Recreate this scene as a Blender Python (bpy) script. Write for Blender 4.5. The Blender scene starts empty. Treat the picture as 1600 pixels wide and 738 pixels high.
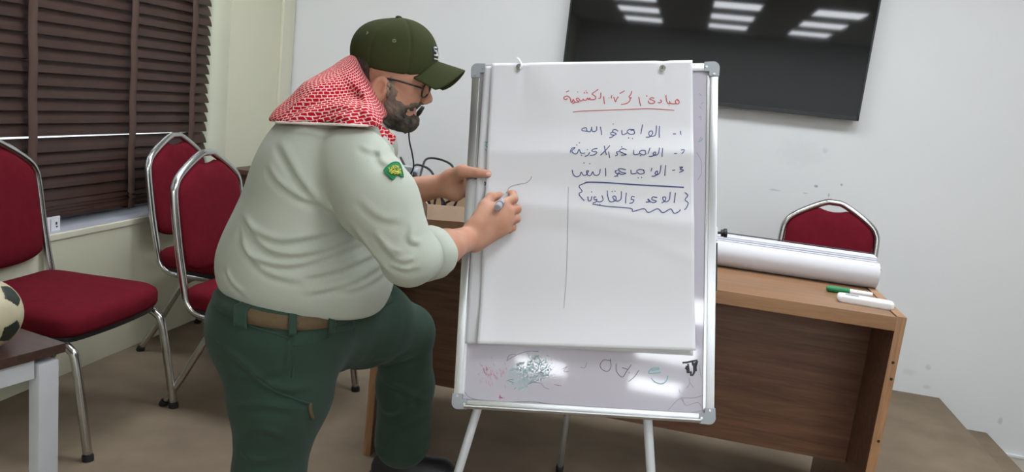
import bpy, bmesh, math, random
import numpy as np
from mathutils import Vector, Matrix
random.seed(4); rng = np.random.default_rng(4)
scene = bpy.context.scene
COL = scene.collection
PI = math.pi

# ------------------------------------------------------------------ camera
CF, CPITCH, CROLL, CYAW = 1235.02, 0.17772, 0.112164, 0.197407
_cy, _sy = math.cos(CYAW), math.sin(CYAW)
F0 = np.array([-_sy, _cy, 0.0]); R0 = np.array([_cy, _sy, 0.0]); UZ = np.array([0, 0, 1.0])
CAMF = F0*math.cos(CPITCH) - UZ*math.sin(CPITCH)
_U = UZ*math.cos(CPITCH) + F0*math.sin(CPITCH)
CAMR = R0*math.cos(CROLL) + _U*math.sin(CROLL)
CAMU = _U*math.cos(CROLL) - R0*math.sin(CROLL)
CAMO = np.array([0.0, 0.0, 1.49])
cd = bpy.data.cameras.new('camera'); cam = bpy.data.objects.new('camera', cd); COL.objects.link(cam)
cd.sensor_width = 36.0; cd.lens = CF/1600*36.0; cd.clip_start = 0.05
cam.matrix_world = Matrix(((CAMR[0], CAMU[0], -CAMF[0], CAMO[0]), (CAMR[1], CAMU[1], -CAMF[1], CAMO[1]),
                           (CAMR[2], CAMU[2], -CAMF[2], CAMO[2]), (0, 0, 0, 1)))
scene.camera = cam

# ------------------------------------------------------------------ world, exposure, lights
w = bpy.data.worlds.new('world'); scene.world = w; w.use_nodes = True
w.node_tree.nodes['Background'].inputs[0].default_value = (0.85, 0.93, 1.0, 1)
w.node_tree.nodes['Background'].inputs[1].default_value = 2.5
scene.view_settings.view_transform = 'Standard'; scene.view_settings.look = 'None'
scene.view_settings.gamma = 1.0; scene.view_settings.use_curve_mapping = False
scene.view_settings.exposure = 0.0
PANEL_POWER = 16.5
PANEL_SPOTS = [(x, y) for y in (-5.4, -4.15, -2.9) for x in (-0.9, 0.42, 1.65, 2.9)] + [(x, y) for y in (2.45,) for x in (-1.6, -0.55, 0.5, 1.55)] + [(0.42, 0.95), (1.65, -0.4)]  # last two panels are unseen, added as front fill for the easel paper

STAGE = 0.29
XL, YB, XR, YF, ZC = -2.10, 3.97, 3.60, -6.6, 2.90

# ------------------------------------------------------------------ helpers
def srgb(r, g, b, k=1.0):
    f = lambda c: (c/12.92 if c <= 0.04045 else ((c+0.055)/1.055)**2.4)
    return (f(r/255)*k, f(g/255)*k, f(b/255)*k, 1)

def ray(px, py):
    return CAMF + CAMR*(px-800)/CF - CAMU*(py-369)/CF
def onplane(px, py, axis, val):          # point of the room seen at a pixel, on an axis-aligned plane
    r = ray(px, py); return CAMO + r*((val-CAMO[axis])/r[axis])

def mat(name, col, rough=0.6, metal=0.0, bump=0.0, bscale=200.0, var=0.0, vscale=8.0, spec=0.5, coat=0.0, col2=None, sheen=0.0, trans=0.0):
    m = bpy.data.materials.new(name); m.use_nodes = True
    nt = m.node_tree; b = nt.nodes['Principled BSDF']
    b.inputs['Base Color'].default_value = col; b.inputs['Roughness'].default_value = rough
    b.inputs['Metallic'].default_value = metal; b.inputs['Specular IOR Level'].default_value = spec
    b.inputs['Coat Weight'].default_value = coat
    if sheen: b.inputs['Sheen Weight'].default_value = sheen
    if trans: b.inputs['Transmission Weight'].default_value = trans
    tc = nt.nodes.new('ShaderNodeTexCoord')
    if var or col2:
        n = nt.nodes.new('ShaderNodeTexNoise'); n.inputs['Scale'].default_value = vscale; n.inputs['Detail'].default_value = 4
        nt.links.new(tc.outputs['Object'], n.inputs['Vector'])
        mx = nt.nodes.new('ShaderNodeMix'); mx.data_type = 'RGBA'
        c2 = col2 or tuple(c*(1-var) for c in col[:3])+(1,)
        mx.inputs[6].default_value = col; mx.inputs[7].default_value = c2
        rp = nt.nodes.new('ShaderNodeValToRGB'); rp.color_ramp.elements[0].position = 0.35; rp.color_ramp.elements[1].position = 0.7
        nt.links.new(n.outputs[0], rp.inputs[0]); nt.links.new(rp.outputs[0], mx.inputs[0])
        nt.links.new(mx.outputs[2], b.inputs['Base Color'])
    if bump:
        n2 = nt.nodes.new('ShaderNodeTexNoise'); n2.inputs['Scale'].default_value = bscale; n2.inputs['Detail'].default_value = 3
        nt.links.new(tc.outputs['Object'], n2.inputs['Vector'])
        bp = nt.nodes.new('ShaderNodeBump'); bp.inputs['Strength'].default_value = bump; bp.inputs['Distance'].default_value = 0.002
        nt.links.new(n2.outputs[0], bp.inputs['Height']); nt.links.new(bp.outputs[0], b.inputs['Normal'])
    return m

def wood(name, c1, c2, axis=0, scale=6.0, rough=0.4, stretch=14.0):
    m = bpy.data.materials.new(name); m.use_nodes = True
    nt = m.node_tree; b = nt.nodes['Principled BSDF']; b.inputs['Roughness'].default_value = rough
    tc = nt.nodes.new('ShaderNodeTexCoord'); mp = nt.nodes.new('ShaderNodeMapping')
    s = [stretch]*3; s[axis] = 1.0; mp.inputs['Scale'].default_value = s
    nt.links.new(tc.outputs['Object'], mp.inputs[0])
    n = nt.nodes.new('ShaderNodeTexNoise'); n.inputs['Scale'].default_value = scale*0.35; n.inputs['Detail'].default_value = 6; n.inputs['Distortion'].default_value = 1.6
    nt.links.new(mp.outputs[0], n.inputs['Vector'])
    n2 = nt.nodes.new('ShaderNodeTexNoise'); n2.inputs['Scale'].default_value = scale*3; n2.inputs['Detail'].default_value = 8
    nt.links.new(mp.outputs[0], n2.inputs['Vector'])
    ad = nt.nodes.new('ShaderNodeMath'); ad.operation = 'MULTIPLY_ADD'; ad.inputs[1].default_value = 0.4
    nt.links.new(n2.outputs[0], ad.inputs[0]); nt.links.new(n.outputs[0], ad.inputs[2])
    rp = nt.nodes.new('ShaderNodeValToRGB'); rp.color_ramp.elements[0].position = 0.5; rp.color_ramp.elements[1].position = 0.9
    rp.color_ramp.elements[0].color = c1; rp.color_ramp.elements[1].color = c2
    nt.links.new(ad.outputs[0], rp.inputs[0]); nt.links.new(rp.outputs[0], b.inputs['Base Color'])
    return m

def link_mesh(name, me, m=None, parent=None, smooth=False, smooth_angle=None):
    o = bpy.data.objects.new(name, me); COL.objects.link(o)
    if m is not None:
        for x in (m if isinstance(m, (list, tuple)) else [m]): me.materials.append(x)
    if smooth or smooth_angle:
        me.polygons.foreach_set('use_smooth', [True]*len(me.polygons))
    if smooth_angle: me.set_sharp_from_angle(angle=smooth_angle)
    if parent is not None: o.parent = parent
    me.update()
    return o

class MB:                                   # collects shapes, links them as ONE mesh object
    def __init__(s): s.v = []; s.f = []; s.mi = []
    def add(s, v, f, mi=0):
        n = len(s.v); s.v += [tuple(map(float, p)) for p in v]; s.f += [tuple(n+i for i in q) for q in f]; s.mi += [mi]*len(f); return s
    def box(s, lo, hi, mi=0, bev=0.0):
        bm = bmesh.new(); bmesh.ops.create_cube(bm, size=1)
        for v in bm.verts: v.co = Vector([(lo[i]+hi[i])/2 + v.co[i]*(hi[i]-lo[i]) for i in range(3)])
        if bev: bmesh.ops.bevel(bm, geom=bm.edges[:], offset=bev, segments=2, affect='EDGES', profile=0.7)
        bm.verts.index_update()
        s.add([v.co for v in bm.verts], [[v.index for v in f.verts] for f in bm.faces], mi); bm.free(); return s
    def tube(s, pts, r, seg=10, closed=False, flat=None, caps=True, mi=0, up=None):
        pts = [np.array(p, float) for p in pts]; n = len(pts)
        rr = r if isinstance(r, (list, tuple, np.ndarray)) else [r]*n
        V = []; prev = None
        for i in range(n):
            a = pts[(i-1) % n] if (closed or i > 0) else pts[i]; b = pts[(i+1) % n] if (closed or i < n-1) else pts[i]
            t = b-a; t = t/(np.linalg.norm(t)+1e-12)
            if up is not None: nrm = np.array(up, float)
            elif prev is None:
                nrm = np.array([0, 0, 1.0]) if abs(t[2]) < 0.9 else np.array([1.0, 0, 0])
            else: nrm = prev
            nrm = nrm - t*(nrm@t); nrm /= (np.linalg.norm(nrm)+1e-12); prev = nrm
            bi = np.cross(t, nrm); fl = flat or 1.0
            for k in range(seg):
                an = 2*PI*k/seg; V.append(pts[i] + nrm*math.cos(an)*rr[i]*fl + bi*math.sin(an)*rr[i])
        Fc = []
        for i in range(n if closed else n-1):
            j = (i+1) % n
            for k in range(seg):
                Fc.append((i*seg+k, i*seg+(k+1) % seg, j*seg+(k+1) % seg, j*seg+k))
        if caps and not closed:
            Fc.append(tuple(range(seg))[::-1]); Fc.append(tuple((n-1)*seg+k for k in range(seg)))
        return s.add(V, Fc, mi)
    def lathe(s, prof, seg=24, M=None, mi=0):   # prof: (radius, height) pairs
        V = []; Fc = []
        for r, h in prof:
            for k in range(seg): V.append((r*math.cos(2*PI*k/seg), r*math.sin(2*PI*k/seg), h))
        for i in range(len(prof)-1):
            for k in range(seg): Fc.append((i*seg+k, i*seg+(k+1) % seg, (i+1)*seg+(k+1) % seg, (i+1)*seg+k))
        Fc.append(tuple(range(seg))[::-1]); Fc.append(tuple((len(prof)-1)*seg+k for k in range(seg)))
        if M is not None: V = [M @ Vector(v) for v in V]
        return s.add(V, Fc, mi)
    def ribbon(s, pts, wd, nrm, mi=0, lift=0.0):   # flat pen stroke of constant width lying on a surface
        pts = [np.array(p, float) for p in pts]; nrm = np.array(nrm, float); V = []; Fc = []
        for i, p in enumerate(pts):
            t = pts[min(i+1, len(pts)-1)] - pts[max(i-1, 0)]; sd = np.cross(nrm, t); sd /= (np.linalg.norm(sd)+1e-9)
            V += [p + sd*wd/2 + nrm*lift, p - sd*wd/2 + nrm*lift]
        for i in range(len(pts)-1): Fc.append((2*i, 2*i+1, 2*i+3, 2*i+2))
        return s.add(V, Fc, mi)
    def mesh(s, name):
        me = bpy.data.meshes.new(name); me.from_pydata(s.v, [], s.f); me.update()
        if any(s.mi): me.polygons.foreach_set('material_index', s.mi)
        return me
    def build(s, name, m, parent=None, smooth=False, angle=None, fix=False):
        me = s.mesh(name)
        if fix:
            bm = bmesh.new(); bm.from_mesh(me); bmesh.ops.recalc_face_normals(bm, faces=bm.faces); bm.to_mesh(me); bm.free()
        return link_mesh(name, me, m, parent, smooth, angle)

def crom(pts, sub=6, closed=False):           # Catmull-Rom through points
    P = [np.array(p, float) for p in pts]; n = len(P); out = []
    rngi = range(n if closed else n-1)
    for i in rngi:
        p1, p2 = P[i], P[(i+1) % n]
        p0 = P[i-1] if (closed or i > 0) else 2*p1-p2
        p3 = P[(i+2) % n] if (closed or i+2 < n) else 2*p2-p1
        for k in range(sub):
            t = k/sub
            out.append(0.5*((2*p1)+(-p0+p2)*t+(2*p0-5*p1+4*p2-p3)*t*t+(-p0+3*p1-3*p2+p3)*t**3))
    if not closed: out.append(P[-1])
    return out

def tag(o, label=None, cat=None, group=None, kind=None):
    if label: o['label'] = label
    if cat: o['category'] = cat
    if group: o['group'] = group
    if kind: o['kind'] = kind
    return o
def empty(name, loc=(0, 0, 0), rz=0.0):
    o = bpy.data.objects.new(name, None); COL.objects.link(o); o.location = loc; o.rotation_euler = (0, 0, rz); o.empty_display_size = 0.1
    return o
def struct(o): o['kind'] = 'structure'; return o
def copy_tree(o, parent=None):
    c = o.copy(); COL.objects.link(c)
    if parent is not None: c.parent = parent
    for ch in list(o.children): copy_tree(ch, c)
    return c

# ------------------------------------------------------------------ materials
def wall_mat(name, col, marks=()):
    m = mat(name, col, 0.7, bump=0.08, bscale=60, var=0.035, vscale=1.3)
    if marks:
        nt = m.node_tree; b = nt.nodes['Principled BSDF']
        src = b.inputs['Base Color'].links[0].from_socket
        tc = nt.nodes.new('ShaderNodeTexCoord')
        nz = nt.nodes.new('ShaderNodeTexNoise'); nz.inputs['Scale'].default_value = 40
        nt.links.new(tc.outputs['Object'], nz.inputs['Vector'])
        for (c, r, st, colr) in marks:                 # scuffs and chips on the plaster
            d = nt.nodes.new('ShaderNodeVectorMath'); d.operation = 'SUBTRACT'; d.inputs[1].default_value = c
            nt.links.new(tc.outputs['Object'], d.inputs[0])
            sc = nt.nodes.new('ShaderNodeVectorMath'); sc.operation = 'MULTIPLY'; sc.inputs[1].default_value = (1/r[0], 0, 1/r[1])
            nt.links.new(d.outputs[0], sc.inputs[0])
            ln = nt.nodes.new('ShaderNodeVectorMath'); ln.operation = 'LENGTH'; nt.links.new(sc.outputs[0], ln.inputs[0])
            ad = nt.nodes.new('ShaderNodeMath'); ad.operation = 'ADD'; nt.links.new(ln.outputs['Value'], ad.inputs[0])
            nt.links.new(nz.outputs[0], ad.inputs[1])
            mr = nt.nodes.new('ShaderNodeMapRange'); mr.inputs[1].default_value = 0.9; mr.inputs[2].default_value = 1.6; mr.inputs[3].default_value = st; mr.inputs[4].default_value = 0
            nt.links.new(ad.outputs[0], mr.inputs[0])
            mx = nt.nodes.new('ShaderNodeMix'); mx.data_type = 'RGBA'; mx.inputs[7].default_value = colr
            nt.links.new(mr.outputs[0], mx.inputs[0]); nt.links.new(src, mx.inputs[6]); src = mx.outputs[2]
        nt.links.new(src, b.inputs['Base Color'])
    return m
def wp(px, py): p = onplane(px, py, 1, YB); return (p[0], p[1], p[2])
GREY = srgb(120, 122, 124); PALE = srgb(168, 172, 176)
WM = [(wp(1250, 240), (0.12, 0.07), 0.12, PALE), (wp(1290, 235), (0.016,0.016), 0.3, PALE), (wp(1275, 291), (0.010, 0.007), .7, GREY), (wp(1315, 289), (0.007, 0.007), 0.6, GREY),
      (wp(1295, 305), (0.005, 0.012), 0.5, GREY), (wp(1258, 302), (0.015, 0.004), 0.5, PALE), (wp(1450, 575), (0.015, 0.015), 0.4, PALE), (wp(1448, 605), (0.02, 0.012), 0.35, PALE),
      (wp(1420, 582), (0.04, 0.02), 0.2, PALE), (wp(1563, 658), (0.012, 0.02), 0.5, PALE), (wp(1210, 297), (0.03, 0.006), 0.5, PALE)]
M = {}
M['wall_white'] = wall_mat('painted wall white', srgb(222, 224, 224), WM)
M['wall_cream'] = wall_mat('painted wall cream', srgb(212, 212, 188))
M['trim_cream'] = mat('trunking cream', srgb(214, 213, 192), 0.6, var=0.04)
M['ceiling'] = mat('ceiling', srgb(225, 225, 220), 0.8)
M['carpet'] = mat('carpet', srgb(143, 128, 109), 0.95, bump=0.5, bscale=420, col2=srgb(118, 105, 90), vscale=3.2, spec=0.1)
M['tile'] = mat('skirting tile', srgb(205, 200, 190), 0.5, var=0.1, vscale=20)
M['chrome'] = mat('chrome', srgb(198, 198, 196), 0.22, 1.0, var=0.12, vscale=12)
M['burgundy'] = mat('burgundy fabric', srgb(104, 24, 36), 0.9, bump=0.35, bscale=500, var=0.15, vscale=30, spec=0.08)
M['black_rubber'] = mat('black rubber', srgb(26, 25, 25), 0.6)
M['black_plastic'] = mat('black plastic', srgb(24, 24, 26), 0.4)
M['blind'] = mat('dark brown slat', srgb(62, 42, 36), 0.45, var=0.25, vscale=9, spec=0.4)
M['tape'] = mat('brown ladder tape', srgb(86, 65, 56), 0.9, bump=0.3, bscale=600)
M['sill'] = mat('grey sill', srgb(170, 170, 178), 0.5, var=0.06)
M['white_metal'] = mat('white coated metal', srgb(200, 203, 206), 0.4, var=0.05, vscale=6)
M['alu'] = mat('brushed aluminium', srgb(196, 198, 200), 0.3, 0.9, var=0.06, vscale=14)
M['grey_plastic'] = mat('grey plastic', srgb(160, 166, 172), 0.45)
M['board'] = mat('whiteboard enamel', srgb(200, 196, 208), 0.05, var=0.02, vscale=5, spec=0.5)
M['paper'] = mat('paper', srgb(224, 225, 229), 0.75, var=0.012, vscale=3, spec=0.15)
M['paper2'] = mat('paper back sheet', srgb(216, 217, 221), 0.75, spec=0.15)
M['paper3'] = mat('paper edges', srgb(184, 185, 194), 0.8, spec=0.1); M['paper4'] = mat('paper pad', srgb(206, 206, 211), 0.7, var=0.03, vscale=12, spec=0.15)
M['desk_top'] = wood('desk top laminate', srgb(148, 110, 80), srgb(126, 92, 64), 0, 4, 0.35)
M['desk_edge'] = wood('desk edge', srgb(168, 128, 93), srgb(140, 103, 72), 0, 7, 0.4)
M['desk_edge_v'] = wood('desk edge upright', srgb(176, 132, 96), srgb(142, 104, 74), 2, 7, 0.45)
M['desk_panel'] = wood('desk front panel', srgb(118, 84, 64), srgb(88, 60, 46), 0, 6, 0.45, 16)
M['tabletop'] = wood('table laminate brown', srgb(84, 62, 54), srgb(64, 46, 40), 0, 5, 0.35)
M['card'] = mat('cardboard', srgb(176, 152, 128), 0.85, var=0.08, vscale=20)
M['card_in'] = mat('cardboard inside', srgb(150, 128, 108), 0.9, var=0.1, vscale=20)
M['cable'] = mat('black cable', srgb(30, 30, 33), 0.5)
M['screen'] = mat('tv screen', srgb(12, 13, 16), 0.035, spec=0.5)
M['bezel'] = mat('tv bezel', srgb(30, 33, 38), 0.35)
M['white_plastic'] = mat('white plastic', srgb(226, 228, 230), 0.35)
M['grey_key'] = mat('grey keys', srgb(150, 154, 158), 0.5)
M['green_cap'] = mat('green plastic', srgb(14, 122, 70), 0.35)
M['dark_wood'] = wood('dark cabinet wood', srgb(92, 66, 52), srgb(70, 48, 38), 0, 6)
M['glass'] = mat('window glass', (0.9, 0.95, 0.95, 1), 0.02, trans=1.0)
M['ink_red'] = mat('red ink', srgb(196, 84, 92), 0.6)
M['ink_blue'] = mat('blue ink', srgb(52, 68, 130), 0.6)
M['ink_black'] = mat('black ink', srgb(60, 60, 66), 0.6)
M['ink_grey'] = mat('thin grey ink', srgb(138, 138, 146), 0.6)
M['ink_pink'] = mat('smeared red ink', srgb(206, 160, 180), 0.5)
M['ink_magenta'] = mat('magenta ink', srgb(186, 70, 120), 0.5)
M['ink_teal'] = mat('teal ink', srgb(110, 178, 176), 0.5)
M['ink_teal_pale'] = mat('smeared teal ink', srgb(180, 202, 208), 0.3)

# ------------------------------------------------------------------ the room
def boxobj(name, lo, hi, m, parent=None, bev=0.0):
    return MB().box(lo, hi, 0, bev).build(name, m, parent, angle=0.6 if bev else None)
struct(boxobj('floor', (XL-0.4, YF-0.1, -0.1), (XR+0.1, YB+0.1, 0.0), M['carpet']))
st = MB(); st.box((XL, 1.70, 0), (1.366, YB, STAGE), 0, 0.006); st.box((1.366, 1.70, 0), (1.60, YB, STAGE-0.13), 0, 0.006)
struct(st.build('floor_stage', M['carpet'], angle=0.6))
struct(boxobj('ceiling', (XL-0.4, YF-0.1, ZC), (XR+0.1, YB+0.1, ZC+0.1), M['ceiling']))
struct(boxobj('wall_back', (XL-0.4, YB, -0.1), (XR+0.1, YB+0.12, ZC), M['wall_white']))
struct(boxobj('wall_right', (XR, YF, -0.1), (XR+0.12, YB, ZC), M['wall_white']))
struct(boxobj('wall_front', (XL-0.4, YF-0.12, -0.1), (XR+0.1, YF, ZC), M['wall_white']))
WY0, WY1, WZ0, WZ1 = 0.55, 3.38, 0.825, 2.45        # window opening in the left wall
wl = MB()
wl.box((XL-0.25, YF, -0.1), (XL, WY0, ZC)); wl.box((XL-0.25, WY1, -0.1), (XL, YB, ZC))
wl.box((XL-0.25, WY0, -0.1), (XL, WY1, WZ0)); wl.box((XL-0.25, WY0, WZ1), (XL, WY1, ZC))
struct(wl.build('wall_left', M['wall_cream']))
struct(boxobj('trim_1', (XL, YB-0.13, STAGE), (XL+0.016, YB-0.012, ZC), M['trim_cream'], bev=0.004))
bb = MB(); bb.box((1.60, YB-0.014, 0), (XR, YB, 0.075), 0, 0.003); bb.box((1.60, YB-0.018, 0.068), (XR, YB, 0.078), 1)
struct(bb.build('baseboard_back', [M['tile'], M['white_plastic']]))
# window behind the blind
wf = MB(); X0, X1 = XL-0.22, XL-0.17
for a, b in (((WY0, WZ0), (WY1, WZ0+0.06)), ((WY0, WZ1-0.06), (WY1, WZ1)), ((WY0, WZ0), (WY0+0.06, WZ1)), ((WY1-0.06, WZ0), (WY1, WZ1)), ((1.9, WZ0), (1.97, WZ1))):
    wf.box((X0, a[0], a[1]), (X1, b[0], b[1]), 0, 0.004)
win = struct(wf.build('window_1', M['alu']))
boxobj('pane', (XL-0.198, WY0+0.05, WZ0+0.05), (XL-0.192, WY1-0.05, WZ1-0.05), M['glass'], win)
sl = MB(); sl.box((XL-0.17, WY0, WZ0-0.02), (XL-0.005, WY1, WZ0+0.004), 0, 0.003); sl.box((XL-0.03, WY0, WZ0-0.02), (XL+0.006, WY1, WZ0+0.003), 1, 0.004)
struct(sl.build('window_1_sill', [M['sill'], M['trim_cream']]))
# venetian blind
bl = empty('window_blind', (XL-0.085, 1.9, WZ1-0.03))
tag(bl, 'closed dark brown wooden venetian blind hanging over the window', 'blind')
BX, BY0, BY1 = XL-0.085, WY0+0.04, 3.34
zt, zb = WZ1-0.08, 0.925
pitch = 0.0435; slat_z = []
z = zt
while z > 1.165: slat_z.append(z); z -= pitch
gapz = 1.148; z = gapz-0.019
while z > zb: slat_z.append(z); z -= pitch
def slat(mb, z, ang, dy=0.0, rise=0.0):
    n = 5; V = []; w_ = 0.054
    for side in (0, 1):
        for k in range(n):
            t = (k/(n-1)-0.5); a = math.radians(ang); bow = 0.004*(1-4*t*t)+(0.0026 if side else 0)
            x = t*w_*math.cos(a) + bow*math.sin(a); zz = t*w_*math.sin(a)*-1 + bow*math.cos(a)
            for y in (BY0, BY1+dy): V.append((BX+x-bl.location[0], y-bl.location[1], z+zz-bl.location[2]+(rise if y > 2 else 0)))
    Fq = []
    for k in range(n-1):
        Fq.append((2*k, 2*k+1, 2*k+3, 2*k+2)); o_ = 2*n
        Fq.append((o_+2*k, o_+2*k+2, o_+2*k+3, o_+2*k+1))
    Fq.append((0, 2*n, 2*n+1, 1)); Fq.append((2*n-2, 2*n-1, 4*n-1, 4*n-2))
    Fq.append(tuple([2*k for k in range(n)]+[2*n+2*k for k in range(n-1, -1, -1)]))
    Fq.append(tuple([2*k+1 for k in range(n-1, -1, -1)]+[2*n+2*k+1 for k in range(n)]))
    mb.add(V, Fq)
sm = MB()
for z in slat_z: slat(sm, z, 62+random.uniform(-4, 4), random.uniform(-0.006, 0.006), -0.013 if z > gapz else 0.0)
for k in range(4): slat(sm, zb+0.006-0.012*k, 60)
L = bl.location
sm.build('slats', M['blind'], bl)
MB().box((BX-0.028-L[0], BY0-L[1], 0.868-L[2]), (BX+0.028-L[0], BY1-L[1], 0.884-L[2]), 0, 0.004).build('bottom_rail', M['blind'], bl)
MB().box((BX-0.03-L[0], BY0-L[1], WZ1-0.06-L[2]), (BX+0.045-L[0], BY1-L[1], WZ1-0.002-L[2]), 0, 0.004).build('headrail', M['blind'], bl)
for yy in (2.30, 2.80, 3.19, 1.75, 1.2, 0.7):
    t = MB(); W2 = 0.019; n = 40; V = []
    for k in range(n+1):
        z = WZ1-0.06 - (WZ1-0.06-0.93)*k/n
        x = 0.031+0.002*math.sin((zt-z)/pitch*2*PI)
        for s_ in (-1, 1): V.append((BX+x-L[0], yy+s_*W2-L[1], z-L[2]))
    for j, (x, z) in enumerate(((0.040, 0.922), (0.030, 0.915), (0.043, 0.905), (0.031, 0.897), (0.034, 0.868), (0.030, 0.862), (0.0, 0.862))):
        for s_ in (-1, 1): V.append((BX+x-L[0], yy+s_*W2+0.006*(j % 2)-L[1], z-L[2]))
    t.add(V, [(2*i, 2*i+1, 2*i+3, 2*i+2) for i in range(len(V)//2-1)])
    o = t.build('ladder_tape', M['tape'], bl, smooth=True); md = o.modifiers.new('thick', 'SOLIDIFY'); md.thickness = 0.0016
# paper tag on the sill
tg = MB(); tg.box((0, -0.045, 0), (0.004, 0.025, 0.052), 0); tg.box((0.004, 0.006, 0.012), (0.0046, 0.014, 0.018), 1); tg.box((0.004, 0.004, 0.022), (0.0046, 0.012, 0.032), 1); tg.box((0.004, -0.02, 0.0), (0.0046, -0.017, 0.045), 2)
o = tg.build('paper_tag', [M['paper'], M['ink_black'], M['ink_grey']]); o.location = (XL-0.035, 2.375, WZ0+0.004)
tag(o, 'small white tag standing on the grey window sill under the blind', 'tag')
# ceiling lights
M['glow'] = bpy.data.materials.new('light diffuser'); M['glow'].use_nodes = True
_b = M['glow'].node_tree.nodes['Principled BSDF']; _b.inputs['Base Color'].default_value = (0.9, 0.9, 0.9, 1)
_b.inputs['Emission Color'].default_value = (0.94, 0.985, 1.04, 1); _b.inputs['Emission Strength'].default_value = PANEL_POWER
lf = MB()
for a, b in (((-0.31, -0.31), (0.31, -0.29)), ((-0.31, 0.29), (0.31, 0.31)), ((-0.31, -0.29), (-0.29, 0.29)), ((0.29, -0.29), (0.31, 0.29))): lf.box((a[0], a[1], -0.018), (b[0], b[1], 0.0))
lr = empty('ceiling_light', (0, 0, ZC)); lf.build('frame', M['white_metal'], lr)
MB().box((-0.29, -0.29, -0.012), (0.29, 0.29, -0.002)).build('diffuser', M['glow'], lr)
first = True
for x, y in PANEL_SPOTS:
        o = lr if first else copy_tree(lr); first = False
        o.location = (x, y, ZC)
        tag(o, 'square white ceiling light panel seen mirrored in the dark television' if y < -1 else 'unseen square white ceiling light panel, placed to light the stage and easel', 'light', 'far ceiling light panels' if y < -1 else 'near ceiling light panels')

# television
tv = empty('television', (0.07, YB, 1.54)); tag(tv, 'large black flat television mounted on the white back wall, switched off', 'television')
TX0, TX1, TZ0, TZ1, TY = -0.625-0.07, 0.764-0.07, 0.0, 0.80, -0.062
MB().box((TX0, TY, TZ0), (TX1, -0.02, TZ1), 0, 0.004).build('casing', M['bezel'], tv, angle=0.6)
MB().box((TX0+0.008, TY-0.0015, TZ0+0.018), (TX1-0.008, TY+0.004, TZ1-0.008)).build('screen', M['screen'], tv)
bz = MB(); bz.box((TX0, TY-0.004, TZ0), (TX1, TY+0.001, TZ0+0.017), 0, 0.001); bz.box((TX0, TY-0.004, TZ0), (TX0+0.007, TY, TZ1)); bz.box((TX1-0.007, TY-0.004, TZ0), (TX1, TY, TZ1)); bz.box((TX0, TY-0.004, TZ1-0.007), (TX1, TY, TZ1))
bz.build('bezel', M['bezel'], tv)
MB().box((-0.25, -0.045, 0.2), (0.25, -0.0005, 0.6)).build('wall_bracket', M['black_plastic'], tv)

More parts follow.
